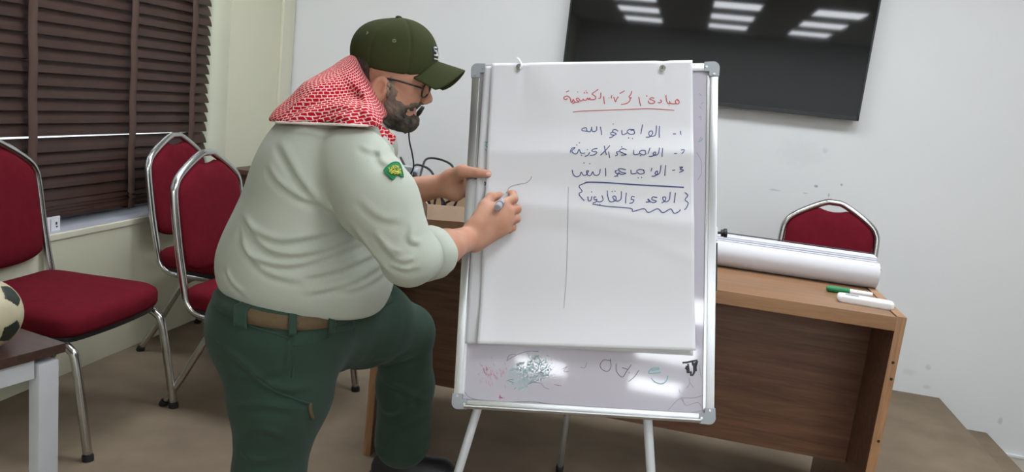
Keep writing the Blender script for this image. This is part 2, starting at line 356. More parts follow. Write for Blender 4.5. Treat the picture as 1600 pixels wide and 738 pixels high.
# ------------------------------------------------------------------ chairs
def puff(outline, layers):
    """outline: closed list of 2D points; layers: (scale, height). Returns verts, faces of a rounded pad."""
    o = np.array(outline); c = o.mean(0); n = len(o); V = []; Fc = []
    for s, h in layers:
        for p in o:
            d = p-c; L_ = np.linalg.norm(d); q = c + d*max(0.0, (L_-s)/L_); V.append((q[0], q[1], h))
    for i in range(len(layers)-1):
        for k in range(n): Fc.append((i*n+k, i*n+(k+1) % n, (i+1)*n+(k+1) % n, (i+1)*n+k))
    V.append((c[0], c[1], layers[0][1])); V.append((c[0], c[1], layers[-1][1])); a = len(V)-2
    for k in range(n):
        Fc.append((a, (k+1) % n, k)); b = (len(layers)-1)*n; Fc.append((a+1, b+k, b+(k+1) % n))
    return V, Fc
def make_chair():
    root = empty('banquet_chair')
    # seat pad (front is +y)
    seat = crom([(-0.20, -0.19), (-0.10, -0.205), (0.10, -0.205), (0.20, -0.19), (0.222, -0.05), (0.232, 0.12), (0.222, 0.195), (0.17, 0.225), (0.0, 0.238), (-0.17, 0.225), (-0.222, 0.195), (-0.232, 0.12), (-0.222, -0.05)], 5, True)
    V, Fc = puff([p[:2] for p in seat], [(0.10, 0.386), (0.022, 0.386), (0.006, 0.392), (0.0, 0.405), (0.0, 0.435), (0.006, 0.450), (0.022, 0.462), (0.06, 0.470), (0.12, 0.476)])
    MB().add(V, Fc).build('seat', M['burgundy'], root, smooth=True, fix=True)
    V, Fc = puff([p[:2] for p in seat], [(0.03, 0.372), (0.012, 0.372), (0.012, 0.388), (0.03, 0.388)])
    MB().add(V, Fc).build('seat_pan', M['black_plastic'], root, fix=True)
    # side frames: back upright, seat rail and front leg in one bent tube
    ends = []
    upper = [(-0.0, -0.262, 0.935), (-0.035, -0.262, 0.932), (-0.10, -0.260, 0.900), (-0.165, -0.256, 0.858), (-0.192, -0.252, 0.825), (-0.202, -0.246, 0.775), (-0.203, -0.222, 0.60), (-0.203, -0.196, 0.46), (-0.203, -0.182, 0.405), (-0.203, -0.150, 0.372), (-0.203, -0.10, 0.362)]
    half = crom(upper, 5)
    full = [np.array((-p[0], p[1], p[2])) for p in half[::-1]] + half[1:]
    MB().tube(full, 0.0135, 12, flat=1.0).build('back_frame', M['chrome'], root, smooth=True)
    for s in (-1, 1):
        rail = crom([(s*0.203, -0.11, 0.362), (s*0.203, 0.08, 0.366), (s*0.204, 0.175, 0.366), (s*0.205, 0.212, 0.352), (s*0.206, 0.232, 0.315), (s*0.210, 0.262, 0.14), (s*0.213, 0.282, 0.012)], 6)
        g = MB().tube(rail, 0.0135, 12).build('leg', M['chrome'], root, smooth=True)
        MB().tube([(s*0.213, 0.281, 0.018), (s*0.2133, 0.283, 0.0)], 0.0165, 12).build('foot_cap', M['black_rubber'], g, smooth=False)
        rear = crom([(s*0.19, 0.02, 0.366), (s*0.19, -0.03, 0.360), (s*0.19, -0.075, 0.335), (s*0.195, -0.115, 0.27), (s*0.205, -0.19, 0.12), (s*0.213, -0.25, 0.012)], 6)
        g = MB().tube(rear, 0.0125, 12).build('leg', M['chrome'], root, smooth=True)
        MB().tube([(s*0.2128, -0.247, 0.018), (s*0.2135, -0.255, 0.0)], 0.0155, 12).build('foot_cap', M['black_rubber'], g)
    MB().tube([(-0.203, 0.10, 0.360), (0.203, 0.10, 0.360)], 0.009, 8).tube([(-0.203, -0.12, 0.360), (0.203, -0.12, 0.360)], 0.009, 8).build('cross_bar', M['chrome'], root, smooth=True)
    # back pad follows the frame, notch at the top is the hand hole
    outl = [(-0.0, 0.893), (-0.035, 0.897), (-0.062, 0.903), (-0.10, 0.888), (-0.158, 0.848), (-0.182, 0.815), (-0.188, 0.77), (-0.186, 0.65), (-0.178, 0.555), (-0.160, 0.525), (-0.10, 0.508), (0.0, 0.503)]
    outl = outl + [(-x, z) for x, z in outl[-2:0:-1]]
    oc = [p[:2] for p in crom([(a, b) for a, b in outl], 4, True)]
    V, Fc = puff(oc, [(0.05, -0.020), (0.012, -0.016), (0.0, -0.006), (0.0, 0.006), (0.008, 0.016), (0.03, 0.024), (0.07, 0.029)])
    V = [(x, -0.257 + (0.85-z)*0.145 + h, z) for x, z, h in V]
    MB().add(V, Fc).build('backrest', M['burgundy'], root, smooth=True, fix=True)
    V, Fc = puff(oc, [(0.06, 0.0), (0.012, 0.0), (0.012, 0.006), (0.06, 0.006)])
    V = [(x, -0.257 + (0.85-z)*0.145 - 0.024 + h, z) for x, z, h in V]
    MB().add(V, Fc).build('back_shell', M['black_plastic'], root, smooth=False, fix=True)
    for ch in list(root.children):
        for o in [ch]+list(ch.children): o.data.transform(Matrix.Diagonal((1, 1, 0.935, 1)))
    return root
chair0 = make_chair()
def place_chair(x, y, rz, label, first=False):
    c = chair0 if first else copy_tree(chair0)
    c.location = (x, y, STAGE); c.rotation_euler = (0, 0, rz)
    tag(c, label, 'chair', 'burgundy banquet chairs'); return c
place_chair(-1.862, 2.089, -PI/2+0.037, 'burgundy chrome banquet chair nearest the football table, its whole seat in view', True)
place_chair(-1.795, 2.955, -PI/2+0.05, 'burgundy banquet chair against the window blind, behind another chair')
place_chair(-1.378, 2.53, -PI/2+0.01, 'burgundy banquet chair directly behind the bending man, overlapping the chair by the blind')
dc_ = place_chair(0.615, 3.24, PI-0.14, 'burgundy banquet chair behind the desk, under the television')

dc_.scale = (0.92, 1.0, 1.03)

# ------------------------------------------------------------------ desk
DX0, DX1, DY0, DY1, DZ = -0.86, 0.628, 2.16, 2.80, STAGE+0.74
dk = empty('desk', ((DX0+DX1)/2, (DY0+DY1)/2, STAGE)); tag(dk, 'brown wooden office desk with tan top, standing behind the whiteboard easel', 'desk')
def dbox(name, lo, hi, m, bev=0.002, par=None):
    o0 = np.array(dk.location); mb = MB().box(np.array(lo)-o0, np.array(hi)-o0, 0, bev)
    return mb.build(name, m, par or dk, angle=0.6)
dtop = dbox('desk_top', (DX0, DY0+0.004, DZ-0.034), (DX1-0.024, DY1, DZ), M['desk_top'])
dbox('edge_strip', (DX0, DY0, DZ-0.036), (DX1-0.024, DY0+0.004, DZ+0.0012), M['desk_edge'], 0.001, dtop)
for x0, x1 in ((DX0, DX0+0.024), (DX1-0.024, DX1)):
    yf = DY0 if x1 > 0 else DY0+0.10; zt_ = DZ+0.002 if x1 > 0 else DZ-0.036
    sp = dbox('side_panel', (x0, yf+0.004, STAGE), (x1, DY1, zt_), M['desk_panel'])
    dbox('edge_strip', (x0, yf, STAGE), (x1, yf+0.004, zt_), M['desk_edge_v'], 0.001, sp)
    if x1 < 0: continue
    dbox('top_strip', (x0, DY0, DZ+0.002), (x1, DY1, DZ+0.0035), M['desk_edge'], 0.0008, sp)
    if x1 > 0:
        o0 = np.array(dk.location)
        for zz in (0.62, 0.575, 0.40): MB().lathe([(0.004, 0), (0.004, 0.001), (0.001, 0.0015)], 10, Matrix.Translation(Vector(np.array((x0+0.012+0.004*(zz < .6), DY0, STAGE+zz))-o0)) @ Matrix.Rotation(PI/2, 4, 'X')).build('screw_hole', M['black_rubber'], sp)
dbox('modesty_panel', (DX0+0.024, 2.375, STAGE+0.235), (DX1-0.024, 2.393, DZ-0.034), M['desk_panel'])

# flip chart pad, folded over, lying along the desk
pad = empty('flip_chart_pad', (0.365, 2.545, DZ)); tag(pad, 'thick white flip chart pad folded double, lying along the desk top', 'paper pad')
def sweep_x(prof, x0, x1):
    n = len(prof); V = [(x0, y, z) for y, z in prof]+[(x1, y, z) for y, z in prof]
    Fq = [(k, (k+1) % n, n+(k+1) % n, n+k) for k in range(n)]; Fq += [tuple(range(n))[::-1], tuple(range(n, 2*n))]
    return V, Fq
r_ = 0.041
roll = [(-0.01+0.045*math.cos(a)*1.0, r_+r_*math.sin(a)) for a in np.linspace(PI*0.60, PI*1.5, 18)]
roll += [(0.12, 0.0), (0.125, 0.008), (0.02, 0.012), (-0.02, 0.024), (-0.032, 0.042), (-0.026, 0.056), (-0.02, 0.064)]
ox = pad.location
V, Fq = sweep_x([(y, z) for y, z in roll], -0.285, 0.262); MB().add(V, Fq).build('folded_sheets', M['paper4'], pad, False, 0.5, True)
for k in range(6):
    z0 = 0.062+0.0040*k; y0 = -0.024+0.013*k+random.uniform(-.002, .002); sk = random.uniform(-0.004, 0.004)
    V, Fq = sweep_x([(y0, z0), (y0, z0+0.0036), (0.10, z0+0.0034+0.002), (0.10, z0+0.002)], -0.285+sk, 0.266+sk)
    MB().add(V, Fq).build('sheet_layer', M['paper4' if k % 2 else 'paper3'], pad, fix=True)
for y0, z0 in ((-0.028, 0.0625), (0.099, 0.090)):
    MB().tube([(-0.285, y0, z0), (0.0, y0, z0+0.001), (0.268, y0, z0)], 0.0016, 6).build('binding_edge', M['ink_black'], pad)
# marker and remote on the desk
mk = empty('marker_pen', (0.525, 2.375, DZ)); tag(mk, 'green capped marker pen lying on the desk top beside the white remote', 'marker')
mk.rotation_euler = (0, 0, -0.02)
RX = Matrix.Rotation(PI/2, 4, 'Y')
MB().lathe([(0.0075, -0.0), (0.0085, 0.002), (0.0085, 0.058), (0.0070, 0.062)], 16, Matrix.Translation((0.0, 0, 0.0086)) @ RX).build('barrel', M['white_plastic'], mk, angle=0.6)
MB().lathe([(0.006, -0.062), (0.0088, -0.057), (0.0093, -0.05), (0.0093, 0.0)], 16, Matrix.Translation((0.0, 0, 0.0093)) @ RX).build('cap', M['green_cap'], mk, angle=0.6)
rm = empty('remote_control', (0.545, 2.262, DZ)); rm.rotation_euler = (0, 0, -0.10); tag(rm, 'slim white plastic remote control lying near the desk corner', 'remote control')
def rrect(hx, hy, r, n=6):
    out = []
    for cx, cy, a0 in ((hx-r, hy-r, 0), (-hx+r, hy-r, PI/2), (-hx+r, -hy+r, PI), (hx-r, -hy+r, 1.5*PI)):
        for k in range(n+1): a = a0+PI/2*k/n; out.append((cx+r*math.cos(a), cy+r*math.sin(a)))
    return out
V, Fq = puff(rrect(0.072, 0.022, 0.012), [(0.012, 0.0), (0.004, 0.0), (0.0, 0.006), (0.0, 0.015), (0.003, 0.020), (0.012, 0.021)])
MB().add(V, Fq).build('body', M['white_plastic'], rm, smooth=True, fix=True)
MB().box((-0.052, -0.011, 0.0205), (-0.018, 0.011, 0.0218), 0, 0.0008).build('display_window', M['grey_key'], rm)
for kx in (0.005, 0.025, 0.043):
    MB().box((kx-0.006, -0.010, 0.0205), (kx+0.006, 0.010, 0.0222), 0, 0.0008).build('button', M['white_plastic'], rm)

# carton with cables on the left end of the desk
cb = empty('cardboard_box', (-0.675, 2.49, DZ)); tag(cb, 'small open cardboard box of cables at the left end of the desk', 'box')
cb.rotation_euler = (0, 0, 0.42)
HX, HY, HZ, T = 0.13, 0.13, 0.095, 0.004
for nm, lo, hi in (('side', (-HX, -HY, 0), (HX, -HY+T, HZ)), ('side', (-HX, HY-T, 0), (HX, HY, HZ)), ('side', (-HX, -HY, 0), (-HX+T, HY, HZ)), ('side', (HX-T, -HY, 0), (HX, HY, HZ)), ('bottom', (-HX, -HY, 0), (HX, HY, T))):
    MB().box(lo, hi).build(nm, M['card'], cb)
fl = MB().add([(-HX, -HY, HZ), (HX, -HY, HZ), (HX, -HY-0.02, HZ-0.045), (-HX, -HY-0.02, HZ-0.045)], [(0, 1, 2, 3)]).build('flap', M['card'], cb)
md = fl.modifiers.new('t', 'SOLIDIFY'); md.thickness = 0.003
def cabl(pts, label, r=0.004):
    o = MB().tube(crom(pts, 8), r, 8).build('cable', M['cable'], None, smooth=True); tag(o, label, 'cable', 'black cables by the cardboard box'); return o
def dp(px, py, y): p = onplane(px, py, 1, y); return p
cabl([dp(648, 334, 2.44), dp(655, 310, 2.44), dp(652, 285, 2.5), dp(646, 262, 2.56), dp(655, 258, 2.58), dp(672, 266, 2.56), dp(682, 285, 2.5), dp(690, 310, 2.46), dp(692, 336, 2.44)], 'black cable arching high over the cardboard box beside the grey adapter')
cabl([dp(664, 336, 2.43), dp(668, 318, 2.42), dp(680, 300, 2.42), dp(694, 316, 2.42), dp(700, 334, 2.43), dp(712, 318, 2.42), dp(716, 300, 2.42), dp(706, 312, 2.44), dp(690, 322, 2.45), dp(704, 330, 2.43)], 'coiled black cable in tight loops above the cardboard box, next to the easel frame')
cabl([dp(676, 334, 2.50), dp(684, 300, 2.50), dp(700, 288, 2.50), dp(708, 262, 2.6), dp(690, 250, 2.7), dp(668, 248, 2.7), dp(660, 262, 2.65), dp(652, 300, 2.55), dp(656, 336, 2.5)], 'black cable looping behind the outstretched forearm over the cardboard box')
cabl([dp(626, 246, 2.60), dp(632, 258, 2.58), dp(642, 270, 2.56), dp(650, 292, 2.50), dp(664, 300, 2.47), dp(672, 320, 2.47), dp(674, 337, 2.46)], 'black cable hanging from the grey adapter into the cardboard box')
pa = dp(638, 268, 2.55)
ad = empty('power_adapter', (pa[0], pa[1], pa[2])); tag(ad, 'grey plastic power adapter block with plug, beside the green sleeve patch', 'adapter')
MB().box((-0.028, -0.02, -0.018), (0.022, 0.02, 0.018), 0, 0.005).build('body', M['grey_plastic'], ad, angle=0.6)
MB().lathe([(0.013, 0), (0.0145, 0.003), (0.0145, 0.016), (0.012, 0.018)], 16, Matrix.Translation((0.02, 0, 0.0)) @ RX).build('plug', M['grey_plastic'], ad, angle=0.6)
MB().box((-0.05, -0.05, -0.02-(pa[2]-DZ-0.02)), (0.05, 0.05, -0.018), 0, 0.003).build('stand', M['grey_plastic'], ad)
# gooseneck microphone
gm = empty('gooseneck_microphone', tuple(pa+np.array([0.012, -0.035, -0.02]))); tag(gm, 'thin black gooseneck microphone curving up to the bearded man\'s mouth', 'microphone')
g0 = np.array(gm.location)
gp = [g0, dp(646, 262, 2.515), dp(644, 240, 2.51), dp(640, 222, 2.5), dp(639, 205, 2.48), dp(642, 192, 2.46), dp(649, 184, 2.44)]
MB().tube([p-g0 for p in crom(gp, 8)], 0.0028, 8).build('neck', M['cable'], gm, smooth=True)
hd = [dp(649, 184, 2.44), dp(655, 176, 2.435), dp(661, 167, 2.43)]
MB().tube([p-g0 for p in hd], [0.005, 0.008, 0.006], 10).build('head', M['black_plastic'], gm, smooth=True)
MB().lathe([(0.02, 0.0), (0.02, 0.01), (0.008, 0.016)], 16).build('base', M['black_plastic'], gm)
# dark cabinet in the corner
cbn = empty('side_cabinet', (-1.925, 3.60, STAGE)); tag(cbn, 'low dark brown wooden cabinet in the corner, mostly hidden behind the man', 'cabinet')
MB().box((-0.15, -0.17, 0.02), (0.15, 0.17, 0.675), 0, 0.003).build('body', M['dark_wood'], cbn)
MB().box((-0.165, -0.185, 0.675), (0.165, 0.185, 0.70), 0, 0.004).build('top', M['dark_wood'], cbn)
MB().box((0.15, -0.15, 0.04), (0.158, 0.15, 0.655), 0, 0.002).build('door', M['dark_wood'], cbn)

# ------------------------------------------------------------------ table and football
tb = empty('table', (-1.457, 1.665, 0)); tb.rotation_euler = (0, 0, -0.20)
tag(tb, 'brown topped table on white square metal legs, with the football on it', 'table')
MB().box((-0.48, -0.70, 0.715), (0, 0, 0.74), 0, 0.003).build('table_top', M['tabletop'], tb, angle=0.6)
for lx, ly in ((-0.0205, -0.045), (-0.445, -0.045), (-0.0205, -0.655), (-0.445, -0.655)):
    MB().box((lx-0.0195, ly-0.0275, 0), (lx+0.0195, ly+0.0275, 0.7), 0, 0.006).build('leg', M['white_metal'], tb, angle=0.6)
ap = MB(); ap.box((-0.42, -0.07, 0.665), (-0.09, -0.04, 0.714)); ap.box((-0.42, -0.67, 0.665), (-0.09, -0.64, 0.714)); ap.box((-0.035, -0.63, 0.665), (-0.008, -0.08, 0.714)); ap.box((-0.46, -0.63, 0.665), (-0.43, -0.08, 0.714))
ap.build('apron', M['white_metal'], tb)
def football(R):
    ph = (1+5**.5)/2; iv = []
    for a in (-1, 1):
        for b in (-ph, ph): iv += [(0, a, b), (a, b, 0), (b, 0, a)]
    iv = np.array(iv)/math.sqrt(1+ph*ph); fc = []
    for i in range(12):
        for j in range(i+1, 12):
            for k in range(j+1, 12):
                if iv[i]@iv[j] > .4 and iv[j]@iv[k] > .4 and iv[i]@iv[k] > .4:
                    c = iv[i]+iv[j]+iv[k]; fc.append(c/np.linalg.norm(c))
    cen = np.vstack([iv, np.array(fc)]); wgt = np.array([1.0]*12+[0.985]*20)
    bm = bmesh.new(); bmesh.ops.create_icosphere(bm, subdivisions=6, radius=1.0)
    co = np.array([v.co for v in bm.verts]); d = co@cen.T
    h = np.sort(np.arccos(np.clip(d, -1, 1)) - np.where(np.arange(32) < 12, -0.0, 0.045), 1)
    gap = h[:, 1]-h[:, 0]; rad = R*(1-0.018*np.exp(-(gap/0.02)**2))
    for v, r in zip(bm.verts, rad): v.co = v.co*r
    me = bpy.data.meshes.new('football'); bm.to_mesh(me); bm.free()
    fcn = np.array([p.center for p in me.polygons]); fcn /= np.linalg.norm(fcn, axis=1)[:, None]
    an = np.arccos(np.clip(fcn@cen.T, -1, 1)) - np.where(np.arange(32) < 12, -0.0, 0.045)
    me.polygons.foreach_set('material_index', (an.argmin(1) < 12).astype(int))
    return me
bme = football(0.088)
fb = link_mesh('football', bme, [mat('worn ball leather', srgb(200, 190, 160), 0.5, var=0.12, vscale=30), mat('dark ball patch', srgb(38, 46, 38), 0.5)], None, True)
pb = onplane(-8, 541, 2, 0.74); fb.location = (pb[0]-0.008, pb[1]-0.03, 0.74+0.0875); fb.rotation_euler = (0.5, 0.9, 0.35)
tag(fb, 'worn cream football with dark patches resting on the brown table', 'ball')

# ------------------------------------------------------------------ whiteboard easel
BC = np.array([-0.1914, 1.861, 1.1791]); BW, BH = 0.60, 0.8439
def _rot(a, b, c): return np.array(Matrix.Rotation(a, 3, 'Z') @ Matrix.Rotation(b, 3, 'X') @ Matrix.Rotation(c, 3, 'Y'))
BM = _rot(0.0235, -0.3062, -0.1164)
def b2w(x, y, z): return BC + BM @ np.array([x, y, z], float)
def w2b(p): return BM.T @ (np.array(p)-BC)
def pix2b(px, py, off=0.0):                       # board coordinates of the board point seen at a pixel
    r = BM.T @ ray(px, py); o = BM.T @ (CAMO-BC); t = (off-o[1])/r[1]; return o+r*t
EB = np.array([-0.19, 1.62, 0.0])
ez = empty('whiteboard_easel', tuple(EB)); tag(ez, 'white magnetic whiteboard on a tripod easel, aluminium framed, leaning back', 'easel')
def bbuild(mb, name, m, parent=None, smooth=False, angle=None, root=None, fix=False):
    rt = root if root is not None else ez
    loc = np.array(rt.location); mb.v = [tuple(b2w(*v)-loc) for v in mb.v]
    return mb.build(name, m, parent or rt, smooth, angle, fix)
bbuild(MB().box((-BW/2+0.012, -0.004, -BH/2+0.012), (BW/2-0.012, 0.006, BH/2-0.012)), 'board_panel', M['board'])
fw = 0.019
bbuild(MB().box((-BW/2, -0.011, -BH/2+0.03), (-BW/2+fw, 0.011, BH/2-0.03), 0, 0.003).box((-BW/2+fw, -0.008, -BH/2+0.03), (-BW/2+fw+0.006, 0.0, BH/2-0.03)), 'frame_rail', M['alu'], angle=0.6)
bbuild(MB().box((BW/2-fw, -0.011, -BH/2+0.03), (BW/2, 0.011, BH/2-0.03), 0, 0.003).box((BW/2-fw-0.006, -0.008, -BH/2+0.03), (BW/2-fw, 0.0, BH/2-0.03)), 'frame_rail', M['alu'], angle=0.6)
bbuild(MB().box((-BW/2+0.03, -0.011, BH/2-fw), (BW/2-0.03, 0.011, BH/2), 0, 0.003), 'frame_rail', M['alu'], angle=0.6)
bbuild(MB().box((-BW/2+0.03, -0.011, -BH/2+0.004), (BW/2-0.03, 0.011, -BH/2+fw+0.002), 0, 0.003), 'frame_rail', M['alu'], angle=0.6)
tray = MB(); n = 6
prof = [(-0.011, 0.002), (-0.020, 0.001), (-0.030, 0.002), (-0.036, 0.007), (-0.036, 0.010), (-0.033, 0.010), (-0.029, 0.005), (-0.011, 0.006)]
prof = [(y*0.55, -BH/2-0.002+z) for y, z in prof]
V = [(-BW/2+0.028, y, z) for y, z in prof]+[(BW/2-0.03, y, z) for y, z in prof]; k_ = len(prof)
tray.add(V, [(k, (k+1) % k_, k_+(k+1) % k_, k_+k) for k in range(k_)]+[tuple(range(k_))[::-1], tuple(range(k_, 2*k_))])
bbuild(tray, 'pen_tray', M['alu'], fix=True)
for sx in (-1, 1):
    for sz in (-1, 1):
        o_ = []
        a, c = 0.034, 0.022                     # L shaped corner cap with a rounded outer corner
        o_ = [(-0.002, -0.002)]
        pts = [(0.0, a), (c, a), (c, c), (a, c), (a, 0.0)]
        arc = [(0.014-0.015*math.sin(t)-0.001, 0.014-0.015*math.cos(t)-0.001) for t in np.linspace(0, PI/2, 6)]
        poly = [(a, -0.001), (a, c), (c, c), (c, a), (-0.001, a)] + [(x, y) for x, y in arc[::-1]]
        mb = MB(); m_ = len(poly)
        P2 = [(sx*(BW/2 - x + 0.001), sz*(BH/2 - y + 0.001)) for x, y in poly]
        V = [(x, -0.014, z) for x, z in P2]+[(x, 0.013, z) for x, z in P2]
        mb.add(V, [tuple(range(m_)), tuple(range(m_, 2*m_))[::-1]]+[(k, m_+k, m_+(k+1) % m_, (k+1) % m_) for k in range(m_)])
        g = bbuild(mb, 'corner_cap', M['grey_plastic'], fix=True)
        for u_, w_ in ((0.028, 0.010), (0.010, 0.028)):
            sc_ = MB(); ctr = (sx*(BW/2-u_), sz*(BH/2-w_)); nn = 10
            V = [(ctr[0]+0.0028*math.cos(2*PI*k/nn), -0.0155, ctr[1]+0.0028*math.sin(2*PI*k/nn)) for k in range(nn)]+[(ctr[0]+0.003*math.cos(2*PI*k/nn), -0.0138, ctr[1]+0.003*math.sin(2*PI*k/nn)) for k in range(nn)]
            sc_.add(V, [tuple(range(nn))]+[(k, (k+1) % nn, nn+(k+1) % nn, nn+k) for k in range(nn)])
            bbuild(sc_, 'screw', M['alu'], g, fix=True)
def etube(pts, r, name, m, seg=12, parent=None): return MB().tube([np.array(p)-EB for p in pts], r, seg).build(name, m, parent or ez, smooth=True)
def legline(a, b, ztop):
    A, B = b2w(*pix2b(*a, 0.024)), b2w(*pix2b(*b, 0.024)); d = (B-A)
    return A + d*((ztop-A[2])/d[2]), A + d*((0.0-A[2])/d[2])
apex = b2w(0.03, 0.03, 0.22)
for a, b in (((746, 640), (716, 738)), ((1012, 656), (1017, 738))):
    t, f = legline(a, b, 1.36)
    g = etube([t, f+(t-f)*0.02], 0.0105, 'leg', M['white_metal'])
    etube([f+(t-f)*0.035, f], 0.0135, 'foot_cap', M['black_rubber'], parent=g)
rf = np.array([-0.238, 2.415, STAGE]); rt_ = apex
g = etube([rt_, rf+(rt_-rf)*0.015], 0.0095, 'rear_leg', M['white_metal']); etube([rf+(rt_-rf)*0.03, rf], 0.012, 'foot_cap', M['black_rubber'], parent=g)
bbuild(MB().box((-0.08, 0.012, 0.19), (0.13, 0.042, 0.25), 0, 0.004), 'hinge_block', M['black_plastic'])
# side knob and hanging rod on the right edge
kb = pix2b(1127, 366, 0.03)
mb = MB(); RY = Matrix.Translation((BW/2, 0.012, kb[2])) @ Matrix.Rotation(PI/2, 4, 'Y')
mb.lathe([(0.003, 0), (0.003, 0.012), (0.0085, 0.0125), (0.0085, 0.0185), (0.0105, 0.019), (0.0105, 0.026), (0.006, 0.027)], 14, RY)
bbuild(mb, 'knob', M['black_plastic'], angle=0.6)
bbuild(MB().box((BW/2-0.0, 0.002, kb[2]-0.02), (BW/2+0.004, 0.014, kb[2]+0.012), 0, 0.001), 'knob_bracket', M['alu'])
r1 = pix2b(1117, 380, 0.02); r2 = pix2b(1116, 455, 0.02)
bbuild(MB().tube([(BW/2+0.004, 0.016, r1[2]), (BW/2+0.004, 0.016, r2[2])], 0.0016, 6), 'stay_wire', M['black_plastic'])

# ink left on the bare whiteboard
def ink(strokes, name, m, parent, wd, pt, nrm, sub=4, root=None, curve=True, lift=0.0):
    mb = MB()
    for s in strokes:
        s2 = s if len(s) > 1 else [s[0], (s[0][0]+1.3, s[0][1]+0.8)]
        pts = [pt(*q) for q in (crom([(a, b, 0) for a, b in s2], sub) if (curve and len(s2) > 2) else [(a, b, 0) for a, b in s2]) for q in [q[:2]]]
        mb.ribbon(pts, wd, nrm, 0, lift)
    loc = np.array((root if root is not None else ez).location)
    mb.v = [tuple(np.array(v)-loc) for v in mb.v]
    return mb.build(name, m, parent)
BN = BM @ np.array([0, -1.0, 0])
def on_board(px, py): q = pix2b(px, py, -0.0046); return b2w(*q)
def cr4(L_): return [[(700+x/3.386, 520+y/3.386) for x, y in s] for s in L_]
def smear(n, cx, cy, sx, sy, lx, ly):
    out = []
    for _ in range(n):
        x, y = cx+rng.normal()*sx, cy+rng.normal()*sy; a = rng.normal()*0.5
        out.append([(x, y), (x+lx*(0.5+rng.random())*(0.4+a), y+ly*(0.5+rng.random()))])
    return out
ink(cr4([[(860, 150), (825, 145), (805, 170), (815, 195), (845, 205), (862, 180), (858, 140)], [(890, 165), (890, 200), (905, 225), (925, 235), (945, 205), (970, 170)], [(920, 185), (950, 195)], [(955, 210), (962, 215)], [(1010, 200), (985, 235), (955, 260)]]), 'dark_scribble', M['ink_black'], ez, 0.0013, on_board, BN)
ink(cr4([[(1120, 188), (1080, 190), (1060, 215), (1095, 215), (1125, 210)], [(1075, 240), (1095, 262), (1130, 272), (1155, 255), (1163, 228)], [(1075, 200), (1118, 195)]]), 'teal_scribble', M['ink_teal'], ez, 0.0022, on_board, BN)
ink(cr4([[(1258, 160), (1300, 150), (1320, 148)], [(1262, 175), (1268, 215)], [(1270, 165), (1275, 215)], [(1285, 205), (1285, 230)], [(1300, 160), (1303, 215)], [(1310, 155), (1312, 205)], [(1320, 150), (1300, 215), (1290, 228)], [(1255, 185), (1270, 200)], [(1292, 150), (1296, 175)], [(1240, 160), (1262, 158)]]), 'black_blot', M['ink_black'], ez, 0.0042, on_board, BN)
ink(cr4([[(1275, 240), (1278, 270), (1262, 295)], [(1280, 265), (1300, 292)], [(1160, 415), (1225, 350), (1255, 385)], [(1230, 345), (1300, 345), (1365, 330), (1360, 350)], [(1170, 415), (1260, 425), (1340, 415), (1370, 425)], [(1240, 350), (1260, 385), (1320, 370), (1340, 390)], [(1222, 300), (1228, 320)], [(1328, 170), (1340, 240)]]), 'grey_scribble', M['ink_grey'], ez, 0.001, on_board, BN)
ink(cr4([[(310, 150), (325, 120), (360, 115)], [(310, 150), (350, 125), (420, 100), (480, 100)], [(400, 235)], [(435, 235), (465, 235), (480, 222)], [(470, 215), (495, 212), (505, 222)], [(420, 275), (455, 262), (490, 270), (510, 290), (535, 300)], [(320, 255), (345, 265)], [(310, 258), (330, 248), (345, 250)], [(350, 300), (362, 290)], [(460, 130), (480, 122)], [(520, 120), (535, 128)], [(605, 195), (630, 180), (612, 205), (640, 205)], [(700, 185), (725, 185), (733, 160)], [(560, 275), (600, 282)]]), 'thin_black_marks', M['ink_black'], ez, 0.0008, on_board, BN)
ink(cr4([[(85, 310), (110, 340), (160, 355), (260, 362)], [(300, 370), (420, 365), (500, 372), (560, 382)], [(640, 385), (760, 400), (900, 402)], [(950, 405), (1150, 420)]]), 'edge_scratches', M['ink_black'], ez, 0.0008, on_board, BN)
ink(cr4(smear(46, 225, 215, 34, 30, 5, 14)), 'pink_smear', M['ink_pink'], ez, 0.0018, on_board, BN, curve=False)
for sm_ in (smear(8, 275, 340, 12, 6, 10, 6), smear(5, 195, 195, 10, 12, 5, 14)): ink(cr4(sm_), 'magenta_mark', M['ink_magenta'], ez, 0.0015, on_board, BN, curve=False)
tsm = []
for _ in range(420):
    a, q = rng.random()*2*PI, rng.random()**0.6; x, y = 425+q*118*math.cos(a)*1.0, 205+q*78*math.sin(a)+(20 if math.cos(a) < 0 else -18)
    tsm.append([(x, y), (x+rng.normal()*7, y+6+rng.random()*8)])
ink(cr4(tsm), 'teal_smear', M['ink_teal_pale'], ez, 0.0022, lambda px, py: on_board(px, py)+BN*(-0.0003), BN, curve=False)
ink([[(1093, 146), (1096, 150)], [(1095, 163), (1099, 160)], [(1093, 166), (1096, 170)], [(1092, 184), (1095, 182), (1095, 188)], [(1092, 220), (1096, 214)], [(1088, 238), (1095, 250), (1096, 270), (1090, 282)]], 'margin_marks', M['ink_grey'], ez, 0.001, on_board, BN)
ink([[(1091, 222), (1096, 219), (1098, 216)]], 'teal_margin_mark', M['ink_teal'], ez, 0.002, on_board, BN)

